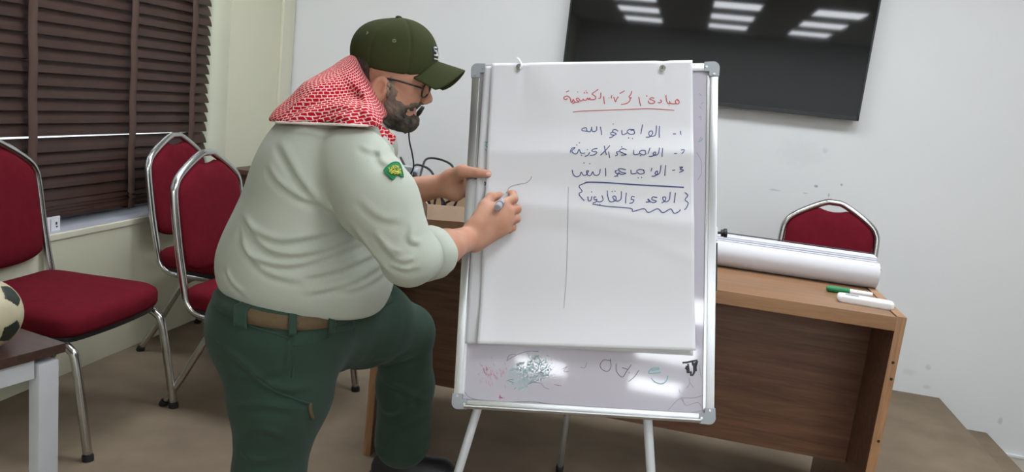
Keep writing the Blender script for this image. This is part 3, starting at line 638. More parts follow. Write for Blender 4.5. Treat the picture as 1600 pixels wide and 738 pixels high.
# ------------------------------------------------------------------ sheets of paper hung over the board
def sheet_obj(name, corners, off, hfun, m, ns=64, nt=84):
    C = [pix2b(px, py, -off) for px, py in corners]          # TL TR BR BL
    V = []; Fq = []
    for j in range(nt+1):
        for i in range(ns+1):
            s, t = i/ns, j/nt
            q = (C[0]*(1-s)+C[1]*s)*(1-t)+(C[3]*(1-s)+C[2]*s)*t
            V.append(b2w(q[0], q[1]-hfun(s, t), q[2]))
    for j in range(nt):
        for i in range(ns): a = j*(ns+1)+i; Fq.append((a, a+ns+1, a+ns+2, a+1))
    o0 = sum(V)/len(V); me = bpy.data.meshes.new(name); me.from_pydata([tuple(v-o0) for v in V], [], Fq)
    o = link_mesh(name, me, m, None, True); o.location = tuple(o0)
    md = o.modifiers.new('t', 'SOLIDIFY'); md.thickness = 0.0006; md.offset = -1
    def st_of(q):                                             # board x,z -> s,t
        s, t = 0.5, 0.5
        for _ in range(6):
            p = (C[0]*(1-s)+C[1]*s)*(1-t)+(C[3]*(1-s)+C[2]*s)*t
            ds = (C[1]-C[0])*(1-t)+(C[2]-C[3])*t; dt = (C[3]-C[0])*(1-s)+(C[2]-C[1])*s
            e = np.array([q[0]-p[0], q[2]-p[2]]); A = np.array([[ds[0], dt[0]], [ds[2], dt[2]]]); u = np.linalg.solve(A, e); s += u[0]; t += u[1]
        return s, t
    return o, st_of
def g_(x, c, w): return math.exp(-((x-c)/w)**2)
def h_front(s, t):
    tt = t + 0.012*math.sin(s*5)
    h = 0.015*(max(0, 1-abs(t-0.332-0.006*s)/0.10)**1.3)*(0.35+0.65*s)            # sharp horizontal crease
    h += 0.008*max(0, 1-abs(tt-0.52-0.05*s)/0.08)
    h += 0.0042*math.sin(s*6.0+t*5)*t + 0.0028*g_(t, 0.70, 0.09)*(1-s*0.6) + 0.003*g_(t-0.22*s, 0.47, 0.03)*s
    h += 0.018*max(0, (t-0.80)/0.20)**2 + 0.006*g_(s, 0.0, 0.06)*t
    h += 0.005*g_(s, 0.30, 0.10)*g_(t, 0.10, 0.09) + 0.003*g_(s, 0.02, 0.1)*g_(t, 0.2, 0.2)
    h -= 0.004*g_(s, 0.165, 0.02)*g_(t, 0.0, 0.12)+0.004*g_(s, 0.86, 0.02)*g_(t, 0.0, 0.07)
    return h
def h_back(s, t): return 0.002*math.sin(s*4+1)*t
sh2, _ = sheet_obj('paper_sheet', [(757, 103), (1078, 99), (1083, 556), (727, 537)], 0.0125, h_back, M['paper2'])
tag(sh2, 'blank back sheet of flip chart paper, peeping out under the written sheet', 'paper sheet')
FOFF = 0.0185
sh1, st1 = sheet_obj('paper_sheet', [(769, 99), (1082, 94), (1086, 548), (748, 537)], FOFF, h_front, M['paper'])
tag(sh1, 'front flip chart sheet with red heading and blue handwriting on the easel', 'paper sheet')
def on_paper(px, py):
    q = pix2b(px, py, -FOFF-0.004)
    for _ in range(3):
        s, t = st1(q); h = h_front(s, t); q = pix2b(px, py, -FOFF-h-0.0012)
    return b2w(*q)
def h8(L_): return [[(880+x/8, 130+y/8) for x, y in s] for s in L_]
def c3(L_): return [[(860+x/3.354, 120+y/3.354) for x, y in s] for s in L_]
heading = h8([
 [(1448, 222), (1425, 205), (1402, 228), (1412, 255), (1440, 258), (1450, 232), (1425, 212)], [(1410, 258), (1370, 258), (1340, 252), (1327, 225)], [(1340, 252), (1315, 255), (1300, 240), (1290, 205), (1285, 150)], [(1322, 275), (1326, 282)],
 [(1216, 205), (1228, 232), (1205, 245), (1182, 240)], [(1138, 190), (1105, 182), (1080, 200), (1118, 214), (1145, 232), (1128, 252), (1090, 255), (1066, 238), (1066, 218)], [(1042, 152), (1048, 170)],
 [(945, 172), (955, 230), (968, 285)], [(858, 98), (845, 140), (818, 175)], [(822, 182), (858, 184)], [(838, 178), (835, 215), (815, 240), (780, 258), (722, 266)],
 [(768, 95), (705, 132)], [(690, 168), (668, 200), (655, 232), (642, 205), (630, 172)], [(612, 152), (600, 172), (606, 190)], [(570, 182), (576, 186)],
 [(505, 165), (510, 210), (515, 262)], [(470, 118), (470, 165), (460, 190), (440, 192)], [(440, 75), (400, 105), (362, 135), (395, 160), (408, 185), (390, 205), (340, 208)], [(340, 208), (332, 185), (318, 208), (302, 185), (288, 210), (258, 212), (245, 195)],
 [(262, 130), (270, 112)], [(292, 108), (300, 130)], [(280, 96), (288, 92)], [(245, 212), (215, 222), (190, 190), (168, 190), (172, 215), (200, 232), (160, 238), (140, 228)], [(178, 105), (182, 115)], [(140, 228), (125, 205), (112, 238), (100, 238), (92, 200), (75, 172)],
 [(115, 258), (150, 238)], [(75, 172), (45, 160), (12, 175), (10, 195), (35, 205), (55, 190)], [(35, 112), (75, 94)]])
ink(heading, 'red_heading', M['ink_red'], sh1, 0.0023, on_paper, BN, root=sh1)
ink(h8([[(120, 360), (300, 346), (600, 336), (1000, 320), (1150, 322), (1390, 338)]]), 'red_underline', M['ink_red'], sh1, 0.0018, on_paper, BN, root=sh1)
l1 = c3([[(682, 284), (684, 304)], [(642, 300), (658, 300)], [(572, 258), (570, 290), (571, 320)], [(556, 256), (552, 300), (538, 312), (520, 310), (516, 292), (530, 284), (536, 296), (522, 314), (500, 318)], [(483, 250), (474, 300)],
 [(440, 278), (415, 276), (402, 288), (418, 302), (440, 298), (436, 280), (420, 284)], [(402, 296), (378, 304), (374, 280)], [(408, 318), (412, 324)], [(428, 322), (432, 326)],
 [(356, 286), (338, 276), (325, 286), (345, 300), (332, 308)], [(332, 292), (318, 292), (318, 304), (330, 306), (324, 316), (308, 320)], [(328, 246), (331, 249)],
 [(262, 262), (266, 284), (268, 306)], [(242, 260), (242, 280), (228, 288), (218, 282), (216, 262)], [(216, 270), (208, 288), (192, 284), (188, 268), (168, 272), (166, 282), (192, 286)]])
l2 = c3([[(684, 384), (700, 382), (698, 394), (688, 404)], [(648, 404), (664, 402)], [(588, 374), (586, 400), (585, 420)], [(572, 372), (566, 402), (552, 412), (538, 404), (548, 394), (552, 406), (536, 416), (516, 418)], [(522, 372), (512, 404)],
 [(500, 388), (478, 386), (466, 398), (484, 410), (500, 404), (496, 390)], [(466, 404), (440, 408), (436, 384)], [(470, 412), (474, 416)],
 [(400, 382), (376, 378), (362, 390), (385, 402), (398, 408), (370, 412)], [(360, 392), (346, 396), (352, 408), (340, 416)], [(372, 366), (376, 370)],
 [(305, 392), (308, 410), (311, 426)], [(282, 362), (288, 390), (294, 410)], [(312, 360), (290, 385), (262, 412)], [(246, 376), (225, 380), (218, 390), (244, 396), (228, 410), (206, 412)], [(206, 396), (196, 412), (180, 418)], [(192, 380), (196, 384)],
 [(182, 400), (160, 400), (150, 380), (140, 402), (126, 404), (112, 390), (130, 372), (112, 376), (103, 398)], [(150, 344), (154, 348)], [(136, 356), (140, 360)], [(160, 410), (166, 414)]])
l3 = c3([[(676, 474), (694, 474), (680, 485), (698, 490), (676, 502)], [(638, 491), (654, 489)], [(604, 464), (601, 495), (600, 520)], [(580, 464), (574, 502), (560, 514), (548, 506), (558, 494), (562, 508), (548, 520), (530, 522)], [(532, 478), (527, 496)],
 [(492, 490), (468, 486), (452, 496), (470, 510), (492, 504), (486, 488)], [(452, 506), (426, 508), (422, 488)], [(458, 528), (462, 532)], [(476, 526), (480, 530)],
 [(396, 488), (372, 482), (355, 486), (372, 500), (396, 506), (372, 512), (356, 502)], [(352, 492), (340, 494), (344, 506), (356, 508), (346, 520), (334, 522)], [(350, 520), (354, 524)],
 [(288, 478), (290, 500), (290, 522)], [(262, 484), (256, 510), (240, 518), (228, 512), (222, 498), (212, 516), (196, 516), (188, 496), (200, 494), (186, 516), (170, 514), (162, 500), (154, 518), (136, 524), (120, 512), (114, 488)], [(204, 454), (208, 458)], [(174, 450), (178, 454)]])
l4 = c3([[(655, 608), (652, 635), (648, 662)], [(628, 604), (624, 642), (608, 656), (592, 648), (590, 632), (604, 632), (600, 650), (582, 662)], [(560, 634), (538, 630), (532, 644), (556, 652), (540, 660), (518, 652), (510, 640), (522, 654), (500, 658)],
 [(442, 630), (428, 628), (424, 642), (438, 646), (430, 660), (414, 664)], [(398, 608), (395, 635), (394, 664)], [(372, 600), (370, 640), (352, 652), (336, 646), (326, 630), (340, 626), (344, 646), (322, 656), (308, 650), (300, 622), (298, 596)],
 [(270, 622), (276, 646), (260, 656), (240, 652)], [(240, 630), (228, 632), (232, 646), (244, 642), (236, 658), (222, 662)], [(218, 626), (212, 648), (200, 650), (196, 628)], [(336, 598), (340, 602)], [(322, 600), (326, 604)], [(214, 602), (218, 606)], [(258, 668), (262, 671)]])
for ln_ in (l1, l2, l3, l4[:3], l4[3:]): ink(ln_, 'blue_writing', M['ink_blue'], sh1, 0.0021, on_paper, BN, root=sh1)
ink(c3([[(176, 560), (200, 553), (300, 556), (450, 566), (580, 573), (700, 580)]]), 'blue_overline', M['ink_blue'], sh1, 0.003, on_paper, BN, root=sh1)
ink(c3([[(176, 560), (150, 574), (166, 600), (150, 614), (164, 636), (178, 650)], [(704, 606), (720, 622), (706, 645), (722, 662), (712, 688), (702, 698)], [(220, 668), (300, 680), (420, 690), (432, 706), (490, 692), (514, 712), (562, 692), (590, 713), (630, 693), (648, 716), (672, 708), (682, 696)]]), 'blue_brackets', M['ink_blue'], sh1, 0.0022, on_paper, BN, root=sh1)
ink([[(888, 292), (887, 360), (885, 430), (881, 482)]], 'column_line', M['ink_grey'], sh1, 0.0009, on_paper, BN, root=sh1)
ink([[(793, 306), (794, 296), (800, 291), (812, 288), (822, 286), (828, 281), (831, 276)]], 'grey_pen_stroke', M['ink_grey'], sh1, 0.0016, on_paper, BN, root=sh1)
sh2l = lambda px, py: b2w(*pix2b(px, py, -0.0185))
ink([[(757, 222), (763, 222)], [(760, 222), (759, 228), (762, 230)], [(758, 233), (760, 236)]], 'green_marks', M['ink_teal'], sh2, 0.0022, sh2l, BN, root=sh2)
ink([[(757, 284), (759, 287), (757, 290)]], 'black_mark', M['ink_black'], sh2, 0.0024, sh2l, BN, root=sh2)
ink([[(758, 292), (757, 310), (756, 330), (754, 390)]], 'grey_line', M['ink_grey'], sh2, 0.0007, sh2l, BN, root=sh2)
# hooks the sheets hang on
for px, py in ((812, 106), (1035, 108)):
    q = pix2b(px, py, -0.02); mb = MB()
    mb.tube([(q[0], -0.005, q[2]), (q[0], -0.030, q[2]), (q[0], -0.033, q[2]+0.004)], 0.0032, 10); mb.tube([(q[0], -0.0245, q[2]), (q[0], -0.0285, q[2])], 0.0075, 14)
    bbuild(mb, 'hook', M['chrome'], smooth=False)
q = pix2b(815, 104, -0.02); mb = MB()
mb.tube(crom([(q[0]-0.012, -0.014, q[2]+0.024), (q[0]-0.005, -0.027, q[2]+0.014), (q[0]+0.002, -0.034, q[2]-0.002), (q[0]-0.002, -0.034, q[2]-0.012)], 5), 0.0028, 8, flat=0.6)
bbuild(mb, 'white_tie', M['white_plastic'], smooth=True)

# ------------------------------------------------------------------ the man: smooth surfaces grown from blended limbs
class SDF:
    def __init__(s): s.p = []
    def cone(s, a, ra, b, rb, k=0.01, sy=1.0, op='u', sx=1.0):
        s.p.append(('c', np.array(a, float), np.array(b, float), ra, rb, np.array([sx, sy, 1.0]), k, op)); return s
    def ball(s, a, r, k=0.01, op='u', rot=None):          # ellipsoid; r = three radii; rot = 3x3 (columns are its axes)
        r = np.array(r, float)*np.ones(3)
        s.p.append(('e', np.array(a, float), r, np.eye(3) if rot is None else np.array(rot), None, None, k, op)); return s
    def plane(s, a, n, k=0.004, op='i'):                  # keep the side the normal points away from
        n = np.array(n, float); s.p.append(('h', np.array(a, float), n/np.linalg.norm(n), None, None, None, k, op)); return s
    def dist(s, q, X):
        if q[0] == 'c':
            _, a, b, ra, rb, sc, k, op = q
            P = (X-a)/sc; ba = (b-a)/sc; L2 = ba@ba+1e-12
            t = np.clip(P@ba/L2, 0, 1); d = np.linalg.norm(P - t[:, None]*ba, axis=1) - (ra+(rb-ra)*t)
            return d*min(1.0, sc.min()) if sc.min() < 1 else d
        if q[0] == 'e':
            _, c, r, R, _, _, k, op = q
            P = (X-c)@R; k0 = np.linalg.norm(P/r, axis=1); k1 = np.linalg.norm(P/(r*r), axis=1)
            return np.where(k1 > 1e-9, k0*(k0-1)/(k1+1e-12), -r.min())
        return (X-q[1])@q[2]
    def ev(s, X, sel=None):
        D = np.full(len(X), 1e3)
        for i, q in enumerate(s.p):
            if sel is not None and not sel[i]: continue
            d = s.dist(q, X); k, op = q[-2], q[-1]
            if op == 'u':
                h = np.maximum(k-np.abs(D-d), 0)/k; D = np.minimum(D, d) - h*h*k*0.25
            elif op == 's':
                h = np.maximum(k-np.abs(D+d), 0)/k; D = np.maximum(D, -d) + h*h*k*0.25
            else:
                h = np.maximum(k-np.abs(D-d), 0)/k; D = np.maximum(D, d) + h*h*k*0.25
        return D
    def mesh(s, h, lo, hi, disp=None, smooth=0):
        B = 12; lo = np.array(lo, float); hi = np.array(hi, float)
        nb = np.ceil((hi-lo)/(h*B)).astype(int); N = nb*B+1
        G = np.full(N, 1e3, np.float32)
        I = np.stack(np.meshgrid(*[np.arange(n) for n in nb], indexing='ij'), -1).reshape(-1, 3)
        cen = lo + (I*B+B/2)*h; hd = B*h*0.87
        dc = np.stack([s.dist(q, cen) for q in s.p], 1)
        uni = np.array([q[-1] == 'u' for q in s.p])
        near = dc < hd+0.07
        act = (dc[:, uni] < hd+0.035).any(1)
        full = s.ev(cen[act]); idx = np.nonzero(act)[0]
        off = np.stack(np.meshgrid(*[np.arange(B+1)]*3, indexing='ij'), -1).reshape(-1, 3)
        for i, fd in zip(idx, full):
            b = I[i]*B
            sl = tuple(slice(b[j], b[j]+B+1) for j in range(3))
            if fd < -(hd+0.06): G[sl] = fd; continue
            sel = near[i] | ~uni
            v = s.ev(lo+(b+off)*h, sel)
            if disp is not None: v = v + disp(lo+(b+off)*h)
            G[sl] = v.reshape((B+1,)*3)
        neg = G < 0
        c = np.zeros(tuple(N-1), np.int8)
        for dx in (0, 1):
            for dy in (0, 1):
                for dz in (0, 1): c += neg[dx:N[0]-1+dx, dy:N[1]-1+dy, dz:N[2]-1+dz]
        cells = np.argwhere((c > 0) & (c < 8))
        vid = np.full(tuple(N-1), -1, np.int32); vid[tuple(cells.T)] = np.arange(len(cells))
        acc = np.zeros((len(cells), 3)); cnt = np.zeros(len(cells))
        cor = [(a, b, d) for a in (0, 1) for b in (0, 1) for d in (0, 1)]
        val = {q: G[cells[:, 0]+q[0], cells[:, 1]+q[1], cells[:, 2]+q[2]].astype(float) for q in cor}
        for q in cor:
            for ax in range(3):
                if q[ax]: continue
                r = list(q); r[ax] = 1; r = tuple(r); a, b = val[q], val[r]
                m = (a < 0) != (b < 0); t = np.where(m, a/np.where(m, a-b, 1), 0)
                p = np.tile(np.array(q, float), (len(cells), 1)); p[:, ax] = t
                acc[m] += p[m]; cnt[m] += 1
        V = lo + (cells + acc/cnt[:, None])*h
        quads = []
        for ax in range(3):
            u, w_ = (ax+1) % 3, (ax+2) % 3
            s0 = [slice(None)]*3; s1 = [slice(None)]*3; s0[ax] = slice(0, N[ax]-1); s1[ax] = slice(1, N[ax])
            a, b = neg[tuple(s0)], neg[tuple(s1)]
            E = np.argwhere(a != b); E = E[(E[:, u] > 0) & (E[:, w_] > 0) & (E[:, u] < N[u]-1) & (E[:, w_] < N[w_]-1)]
            fl = a[tuple(E.T)]
            def cell(du, dw):
                q = E.copy(); q[:, u] -= du; q[:, w_] -= dw; return vid[tuple(q.T)]
            Q = np.stack([cell(1, 1), cell(0, 1), cell(0, 0), cell(1, 0)], 1)
            Q[~fl] = Q[~fl][:, ::-1]; quads.append(Q)
        Q = np.vstack(quads); Q = Q[(Q >= 0).all(1)]
        for _ in range(smooth):
            S = np.zeros_like(V); n = np.zeros(len(V))
            for a, b in ((0, 1), (1, 2), (2, 3), (3, 0)):
                np.add.at(S, Q[:, a], V[Q[:, b]]); np.add.at(n, Q[:, a], 1); np.add.at(S, Q[:, b], V[Q[:, a]]); np.add.at(n, Q[:, b], 1)
            V = 0.5*V + 0.5*S/np.maximum(n, 1)[:, None]
        return V, Q
def np_mesh(name, V, Q, m, parent, smooth=True):
    me = bpy.data.meshes.new(name); me.vertices.add(len(V)); me.vertices.foreach_set('co', np.asarray(V, np.float32).ravel())
    me.loops.add(Q.size); me.loops.foreach_set('vertex_index', Q.ravel().astype(np.int32))
    me.polygons.add(len(Q)); me.polygons.foreach_set('loop_start', np.arange(0, Q.size, Q.shape[1], dtype=np.int32))
    me.update(calc_edges=True); me.validate()
    return link_mesh(name, me, m, parent, smooth)

# his own axes: x where he faces, y towards his left (away from the easel front), z up; standing on the lower floor
D0 = 1.76
MO = F0*D0 + R0*(-0.50); MO[2] = 0.0
MR = np.stack([R0, F0, UZ], 1)
def w2m(p): return (np.array(p)-MO)@MR
def PL(px, py, y=0.0):                                    # point seen at a pixel, y metres to his left of his mid-plane
    o = (CAMO-MO)@MR; r = ray(px, py)@MR; return o + r*((y-o[1])/r[1])
man = empty('person', tuple(MO), CYAW)
tag(man, 'man in pale green shirt, cap and red checked scarf bending to write on the easel', 'person')
def brd(px, py, off): return w2m(b2w(*pix2b(px, py, -off)))   # a point in front of the board, in his axes
def noise3(X, sc, seed=0):
    r = np.random.default_rng(seed); f = np.zeros(len(X))
    for _ in range(8):
        k = r.normal(size=3); k /= np.linalg.norm(k); f += np.sin(X@k*sc*(0.6+0.8*r.random())+r.random()*6.28)
    return f/8**.5

HY = 0.10                                                  # lateral position of the head
skin = SDF()
# --- head
def H(px, py, dy=0.0): return PL(px, py, HY) + np.array([0, dy, 0])
def tilt(a):                                               # pitch about his y axis (positive: face down)
    c, s_ = math.cos(a), math.sin(a); return np.array([[c, 0, s_], [0, 1, 0], [-s_, 0, c]])
T = tilt(0.33)
skin.ball(H(615, 98), (0.090, 0.076, 0.088), 0.01, rot=T)
skin.ball(H(621, 140), (0.055, 0.064, 0.075), 0.03, rot=T)
skin.cone(H(618, 165, -0.035), 0.024, H(632, 186, -0.012), 0.020, 0.02)
skin.cone(H(618, 165, 0.035), 0.024, H(632, 186, 0.012), 0.020, 0.02)
skin.cone(H(605, 150, -0.045), 0.020, H(620, 168, -0.036), 0.022, 0.02); skin.cone(H(605, 150, 0.045), 0.020, H(620, 168, 0.036), 0.022, 0.02)
skin.ball(H(634, 187), (0.020, 0.024, 0.016), 0.02)
skin.ball(H(650, 122), (0.030, 0.058, 0.030), 0.02)        # brow
skin.ball(H(645, 150, -0.034), (0.022, 0.018, 0.022), 0.02); skin.ball(H(645, 150, 0.034), (0.022, 0.018, 0.022), 0.02)   # cheekbones
skin.ball(H(633, 171), (0.020, 0.030, 0.020), 0.015)       # muzzle
skin.cone(H(661, 129), 0.0085, H(668, 152), 0.0105, 0.012, 1.1)
skin.ball(H(669.5, 156), (0.0095, 0.012, 0.0085), 0.006)
skin.ball(H(664, 159, -0.010), (0.009, 0.007, 0.007), 0.004); skin.ball(H(664, 159, 0.010), (0.009, 0.007, 0.007), 0.004)
skin.ball(H(661, 139, -0.029), (0.012, 0.015, 0.010), 0.012, 's'); skin.ball(H(661, 139, 0.029), (0.012, 0.015, 0.010), 0.012, 's')
skin.ball(H(654, 139.5, -0.030), (0.013, 0.013, 0.0125), 0.003); skin.ball(H(654, 139.5, 0.030), (0.013, 0.013, 0.0125), 0.003)
skin.cone(H(642, 172, -0.017), 0.0045, H(646, 171, 0.0), 0.006, 0.004); skin.cone(H(642, 172, 0.017), 0.0045, H(646, 171, 0.0), 0.006, 0.004)
skin.cone(H(640, 178, -0.015), 0.0045, H(644, 178, 0.0), 0.0065, 0.004); skin.cone(H(640, 178, 0.015), 0.0045, H(644, 178, 0.0), 0.0065, 0.004)
for sg in (-1, 1):                                         # ears
    e0 = H(602, 140, sg*0.080); R_ = tilt(0.30)
    skin.ball(e0, (0.022, 0.011, 0.031), 0.006, rot=R_)
    skin.ball(e0+np.array([0.003, sg*0.012, 0.004]), (0.012, 0.010, 0.020), 0.004, 's', rot=R_)
    skin.ball(e0+np.array([0.014, sg*0.004, -0.004]), (0.006, 0.006, 0.009), 0.004)
    skin.ball(e0+np.array([-0.004, sg*0.002, -0.026]), (0.009, 0.006, 0.010), 0.005)
# --- neck, trunk, legs
n_head = len(skin.p)+1
skin.cone(H(592, 148), 0.056, PL(548, 205, 0.06), 0.064, 0.03)
skin.cone(PL(520, 225, 0.04), 0.085, PL(500, 300, 0.02), 0.105, 0.05, 1.4)
skin.cone(PL(500, 300, 0.02), 0.105, PL(462, 480, 0.0), 0.115, 0.05, 1.2)
NH, FH = PL(438, 520, -0.10), PL(510, 492, 0.11)
NK = PL(420, 742, -0.10); NA = np.array([NK[0]-0.02, -0.10, 0.10])
FK, FA = PL(634, 520, 0.27), PL(632, 700, 0.47)
skin.cone(NH, 0.085, NK, 0.055, 0.04); skin.cone(NK, 0.052, NA, 0.035, 0.02)
skin.cone(FH, 0.085, FK, 0.055, 0.04); skin.cone(FK, 0.052, FA, 0.036, 0.02)
FT = w2m(onplane(700, 742, 2, STAGE+0.03)); FHL = w2m(onplane(598, 738, 2, STAGE+0.03))
skin.cone(FA, 0.034, FHL+np.array([0.02, 0, 0.02]), 0.03, 0.02); skin.cone(FHL+np.array([0.02, 0, 0.015]), 0.028, FT-np.array([0.02, 0, 0]), 0.018, 0.02)
NT = NA+np.array([0.17, -0.03, -0.07]); skin.cone(NA, 0.034, NA+np.array([-0.01, 0, -0.05]), 0.03, 0.02); skin.cone(NA+np.array([-0.01, 0, -0.06]), 0.028, NT, 0.018, 0.02)
# --- near arm, writing hand
NS, NE = PL(562, 245, -0.15), PL(640, 408, -0.21)
PY = brd(790, 335, FOFF+0.005)[1]
def PH(px, py, o): return PL(px, py, brd(px, py, FOFF+0.006)[1]-o)   # o metres in front of the sheet
NW = PH(736, 371, 0.075)
skin.cone(NS, 0.040, NE, 0.042, 0.03); skin.cone(NE, 0.045, NE*0.45+NW*0.55, 0.036, 0.02); skin.cone(NE*0.45+NW*0.55, 0.036, NW, 0.0265, 0.02)
skin.cone(PL(556, 250, 0.03), 0.05, NS, 0.042, 0.03)
mcp = [PH(786, 318, 0.052), PH(794, 331, 0.050), PH(793, 345, 0.046), PH(788, 358, 0.040)]
for i, m_ in enumerate(mcp):
    a_ = NW + (m_-NW)*0.12 + np.array([0, 0, 0.010*(1.5-i)])
    skin.cone(a_, 0.0215, m_, 0.0135, 0.018)
skin.ball((NW+mcp[1])*0.5+np.array([0.0, 0.010, 0.004]), (0.036, 0.018, 0.028), 0.02)
fin = [(mcp[0], PH(803, 311, 0.034), PH(801, 303, 0.018), PH(795, 303, 0.012)),
       (mcp[1], PH(808, 327, 0.030), PH(803, 330, 0.013), PH(793, 327, 0.010)),
       (mcp[2], PH(807, 342, 0.026), PH(801, 346, 0.010), PH(791, 344, 0.009)),
       (mcp[3], PH(801, 356, 0.021), PH(796, 360, 0.009), PH(788, 358, 0.009))]
for i, (a, b, c, d) in enumerate(fin):
    r = [0.0105, 0.0105, 0.010, 0.0088][i]
    skin.cone(a, r+0.001, b, r, 0.004); skin.cone(b, r, c, r*0.9, 0.003); skin.cone(c, r*0.9, d, r*0.80, 0.003)
th = [NW+(mcp[0]-NW)*0.25+np.array([0, -0.006, 0.012]), PH(757, 322, 0.062), PH(768, 308, 0.046), PH(782, 306, 0.026)]
skin.cone(th[0], 0.019, th[1], 0.0145, 0.016); skin.cone(th[1], 0.0135, th[2], 0.0115, 0.005); skin.cone(th[2], 0.0115, th[3], 0.009, 0.004)
# --- far arm, hand gripping the board edge
BY_ = w2m(b2w(*pix2b(730, 276, 0)))[1]
FS, FE, FW = PL(575, 232, 0.22), PL(545, 318, 0.34), PL(700, 288, BY_+0.022)
skin.cone(FS, 0.055, FE, 0.045, 0.03); skin.cone(FE, 0.046, FE*0.5+FW*0.5, 0.040, 0.02); skin.cone(FE*0.5+FW*0.5, 0.040, FW, 0.027, 0.02)
skin.cone(PL(556, 250, 0.07), 0.05, FS, 0.042, 0.03)
def Q_(px, py, o): return PL(px, py, BY_+o)
mf = [Q_(722, 266, 0.034), Q_(723, 279, 0.040), Q_(721, 292, 0.042), Q_(716, 303, 0.040)]
for i, m_ in enumerate(mf):
    skin.cone(FW+np.array([0.004, 0, 0.008*(1.5-i)]), 0.020, m_, 0.0135, 0.018)
for i, (m_, pp, tp_) in enumerate(zip(mf, [Q_(746, 262, 0.052), Q_(749, 276, 0.056), Q_(747, 291, 0.056), Q_(738, 304, 0.052)], [Q_(764, 266, 0.036), Q_(770, 280, 0.037), Q_(767, 294, 0.037), Q_(754, 306, 0.037)])):
    r = [0.0105, 0.0105, 0.010, 0.009][i]
    skin.cone(m_, r+0.001, pp, r, 0.004); skin.cone(pp, r, tp_, r*0.85, 0.003)
tb_ = [Q_(708, 277, 0.005), Q_(722, 268, -0.022), Q_(745, 270, -0.032), Q_(762, 272, -0.031)]
skin.cone(tb_[0], 0.022, tb_[1], 0.0165, 0.02); skin.cone(tb_[1], 0.0155, tb_[2], 0.0115, 0.008); skin.cone(tb_[2], 0.0118, tb_[3], 0.0098, 0.004)
skin.ball(Q_(712, 296, 0.022), (0.026, 0.024, 0.030), 0.015)

m = mat('skin', srgb(190, 144, 120), 0.55, bump=0.12, bscale=350, spec=0.35, col2=srgb(184, 130, 106), vscale=28)
m.node_tree.nodes['Principled BSDF'].inputs['Subsurface Weight'].default_value = 0.08
m.node_tree.nodes['Principled BSDF'].inputs['Subsurface Radius'].default_value = (0.01, 0.004, 0.002)
M['skin'] = m
VS, QS = skin.mesh(0.0028, (-0.30, -0.36, -0.02), (0.60, 0.64, 1.86), smooth=1)
body = np_mesh('body', VS, QS, M['skin'], man)
def nail(c, n, t, s_):                                     # small curved plate on a finger tip
    n = np.array(n, float); n /= np.linalg.norm(n); t = np.array(t, float); t -= n*(t@n); t /= np.linalg.norm(t); b = np.cross(n, t); mb = MB(); V = [c+n*0.0012]
    for k in range(14):
        a = 2*PI*k/14; u, v = math.cos(a)*s_, math.sin(a)*s_*0.78; V.append(c + t*u + b*v - n*(v*v/0.012))
    mb.add(V, [(0, 1+k, 1+(k+1) % 14) for k in range(14)]); return mb.build('fingernail', M['nail'], body, True, fix=False)
M['nail'] = mat('fingernail', srgb(222, 176, 160), 0.3)
nail(tb_[3]+np.array([0.003, -0.0098, 0.0008]), (0.1, -1, 0.12), tb_[3]-tb_[2], 0.0066)

# --- clothing
M['shirt'] = mat('pale green shirt cloth', srgb(182, 188, 176), 0.85, bump=0.25, bscale=700, spec=0.15, var=0.03, vscale=5, sheen=0.1)
M['trouser'] = mat('dark green twill', srgb(50, 70, 59), 0.9, bump=0.35, bscale=600, spec=0.15, var=0.10, vscale=14, sheen=0.08)
M['belt'] = mat('olive brown webbing', srgb(96, 78, 52), 0.8, bump=0.5, bscale=500, var=0.1, vscale=40)
M['cap'] = mat('olive cap cloth', srgb(62, 67, 43), 0.95, bump=0.3, bscale=650, spec=0.08, var=0.08, vscale=20)
M['hair'] = mat('short dark hair', srgb(52, 42, 36), 0.85, bump=1.0, bscale=260, col2=srgb(78, 66, 58), vscale=60, spec=0.2)
M['beard'] = mat('greying beard', srgb(54, 48, 44), 0.9, bump=1.0, bscale=300, col2=srgb(96, 88, 82), vscale=55, spec=0.2)
M['shoe'] = mat('black shoe leather', srgb(24, 24, 28), 0.5, bump=0.1, bscale=200)
M['sole'] = mat('black sole', srgb(20, 20, 22), 0.8)

def px_lines(lines, y):                                    # fold lines lying on the cloth, in his x,z
    return [([PL(px, py, y)[[0, 2]] for px, py in L_], a, w_) for L_, a, w_ in lines]
def fold_disp(lines, ymax):
    segs = []
    for P_, a, w_ in lines:
        c = [q[:2] for q in crom([(p[0], p[1], 0) for p in P_], 4)] if len(P_) > 2 else P_
        segs.append((np.array(c), a, w_))
    def f(X):
        out = np.zeros(len(X)); X2 = X[:, [0, 2]]; m = X[:, 1] < ymax
        if not m.any(): return out
        Y = X2[m]; acc = np.zeros(len(Y))
        for c, a, w_ in segs:
            lo, hi = c.min(0)-4*w_, c.max(0)+4*w_; near = ((Y > lo) & (Y < hi)).all(1)
            if not near.any(): continue
            y = Y[near]; best = np.full(len(y), 9.0); tb = np.zeros(len(y)); sd = np.zeros(len(y)); n = len(c)-1
            for i in range(n):
                d = c[i+1]-c[i]; t = np.clip((y-c[i])@d/(d@d+1e-12), 0, 1); e = y-c[i]-t[:, None]*d; q = np.linalg.norm(e, axis=1)
                b = q < best; best[b] = q[b]; tb[b] = (i+t[b])/n; sd[b] = np.sign(e[b]@np.array([d[1], -d[0]]))
            env = np.clip(np.minimum(tb, 1-tb)*5, 0, 1)
            acc[near] += a*env*(-np.exp(-(best/w_)**2) + 0.8*np.exp(-((best*sd-1.9*w_)/(1.1*w_))**2))
        out[m] = acc; return out
    return f

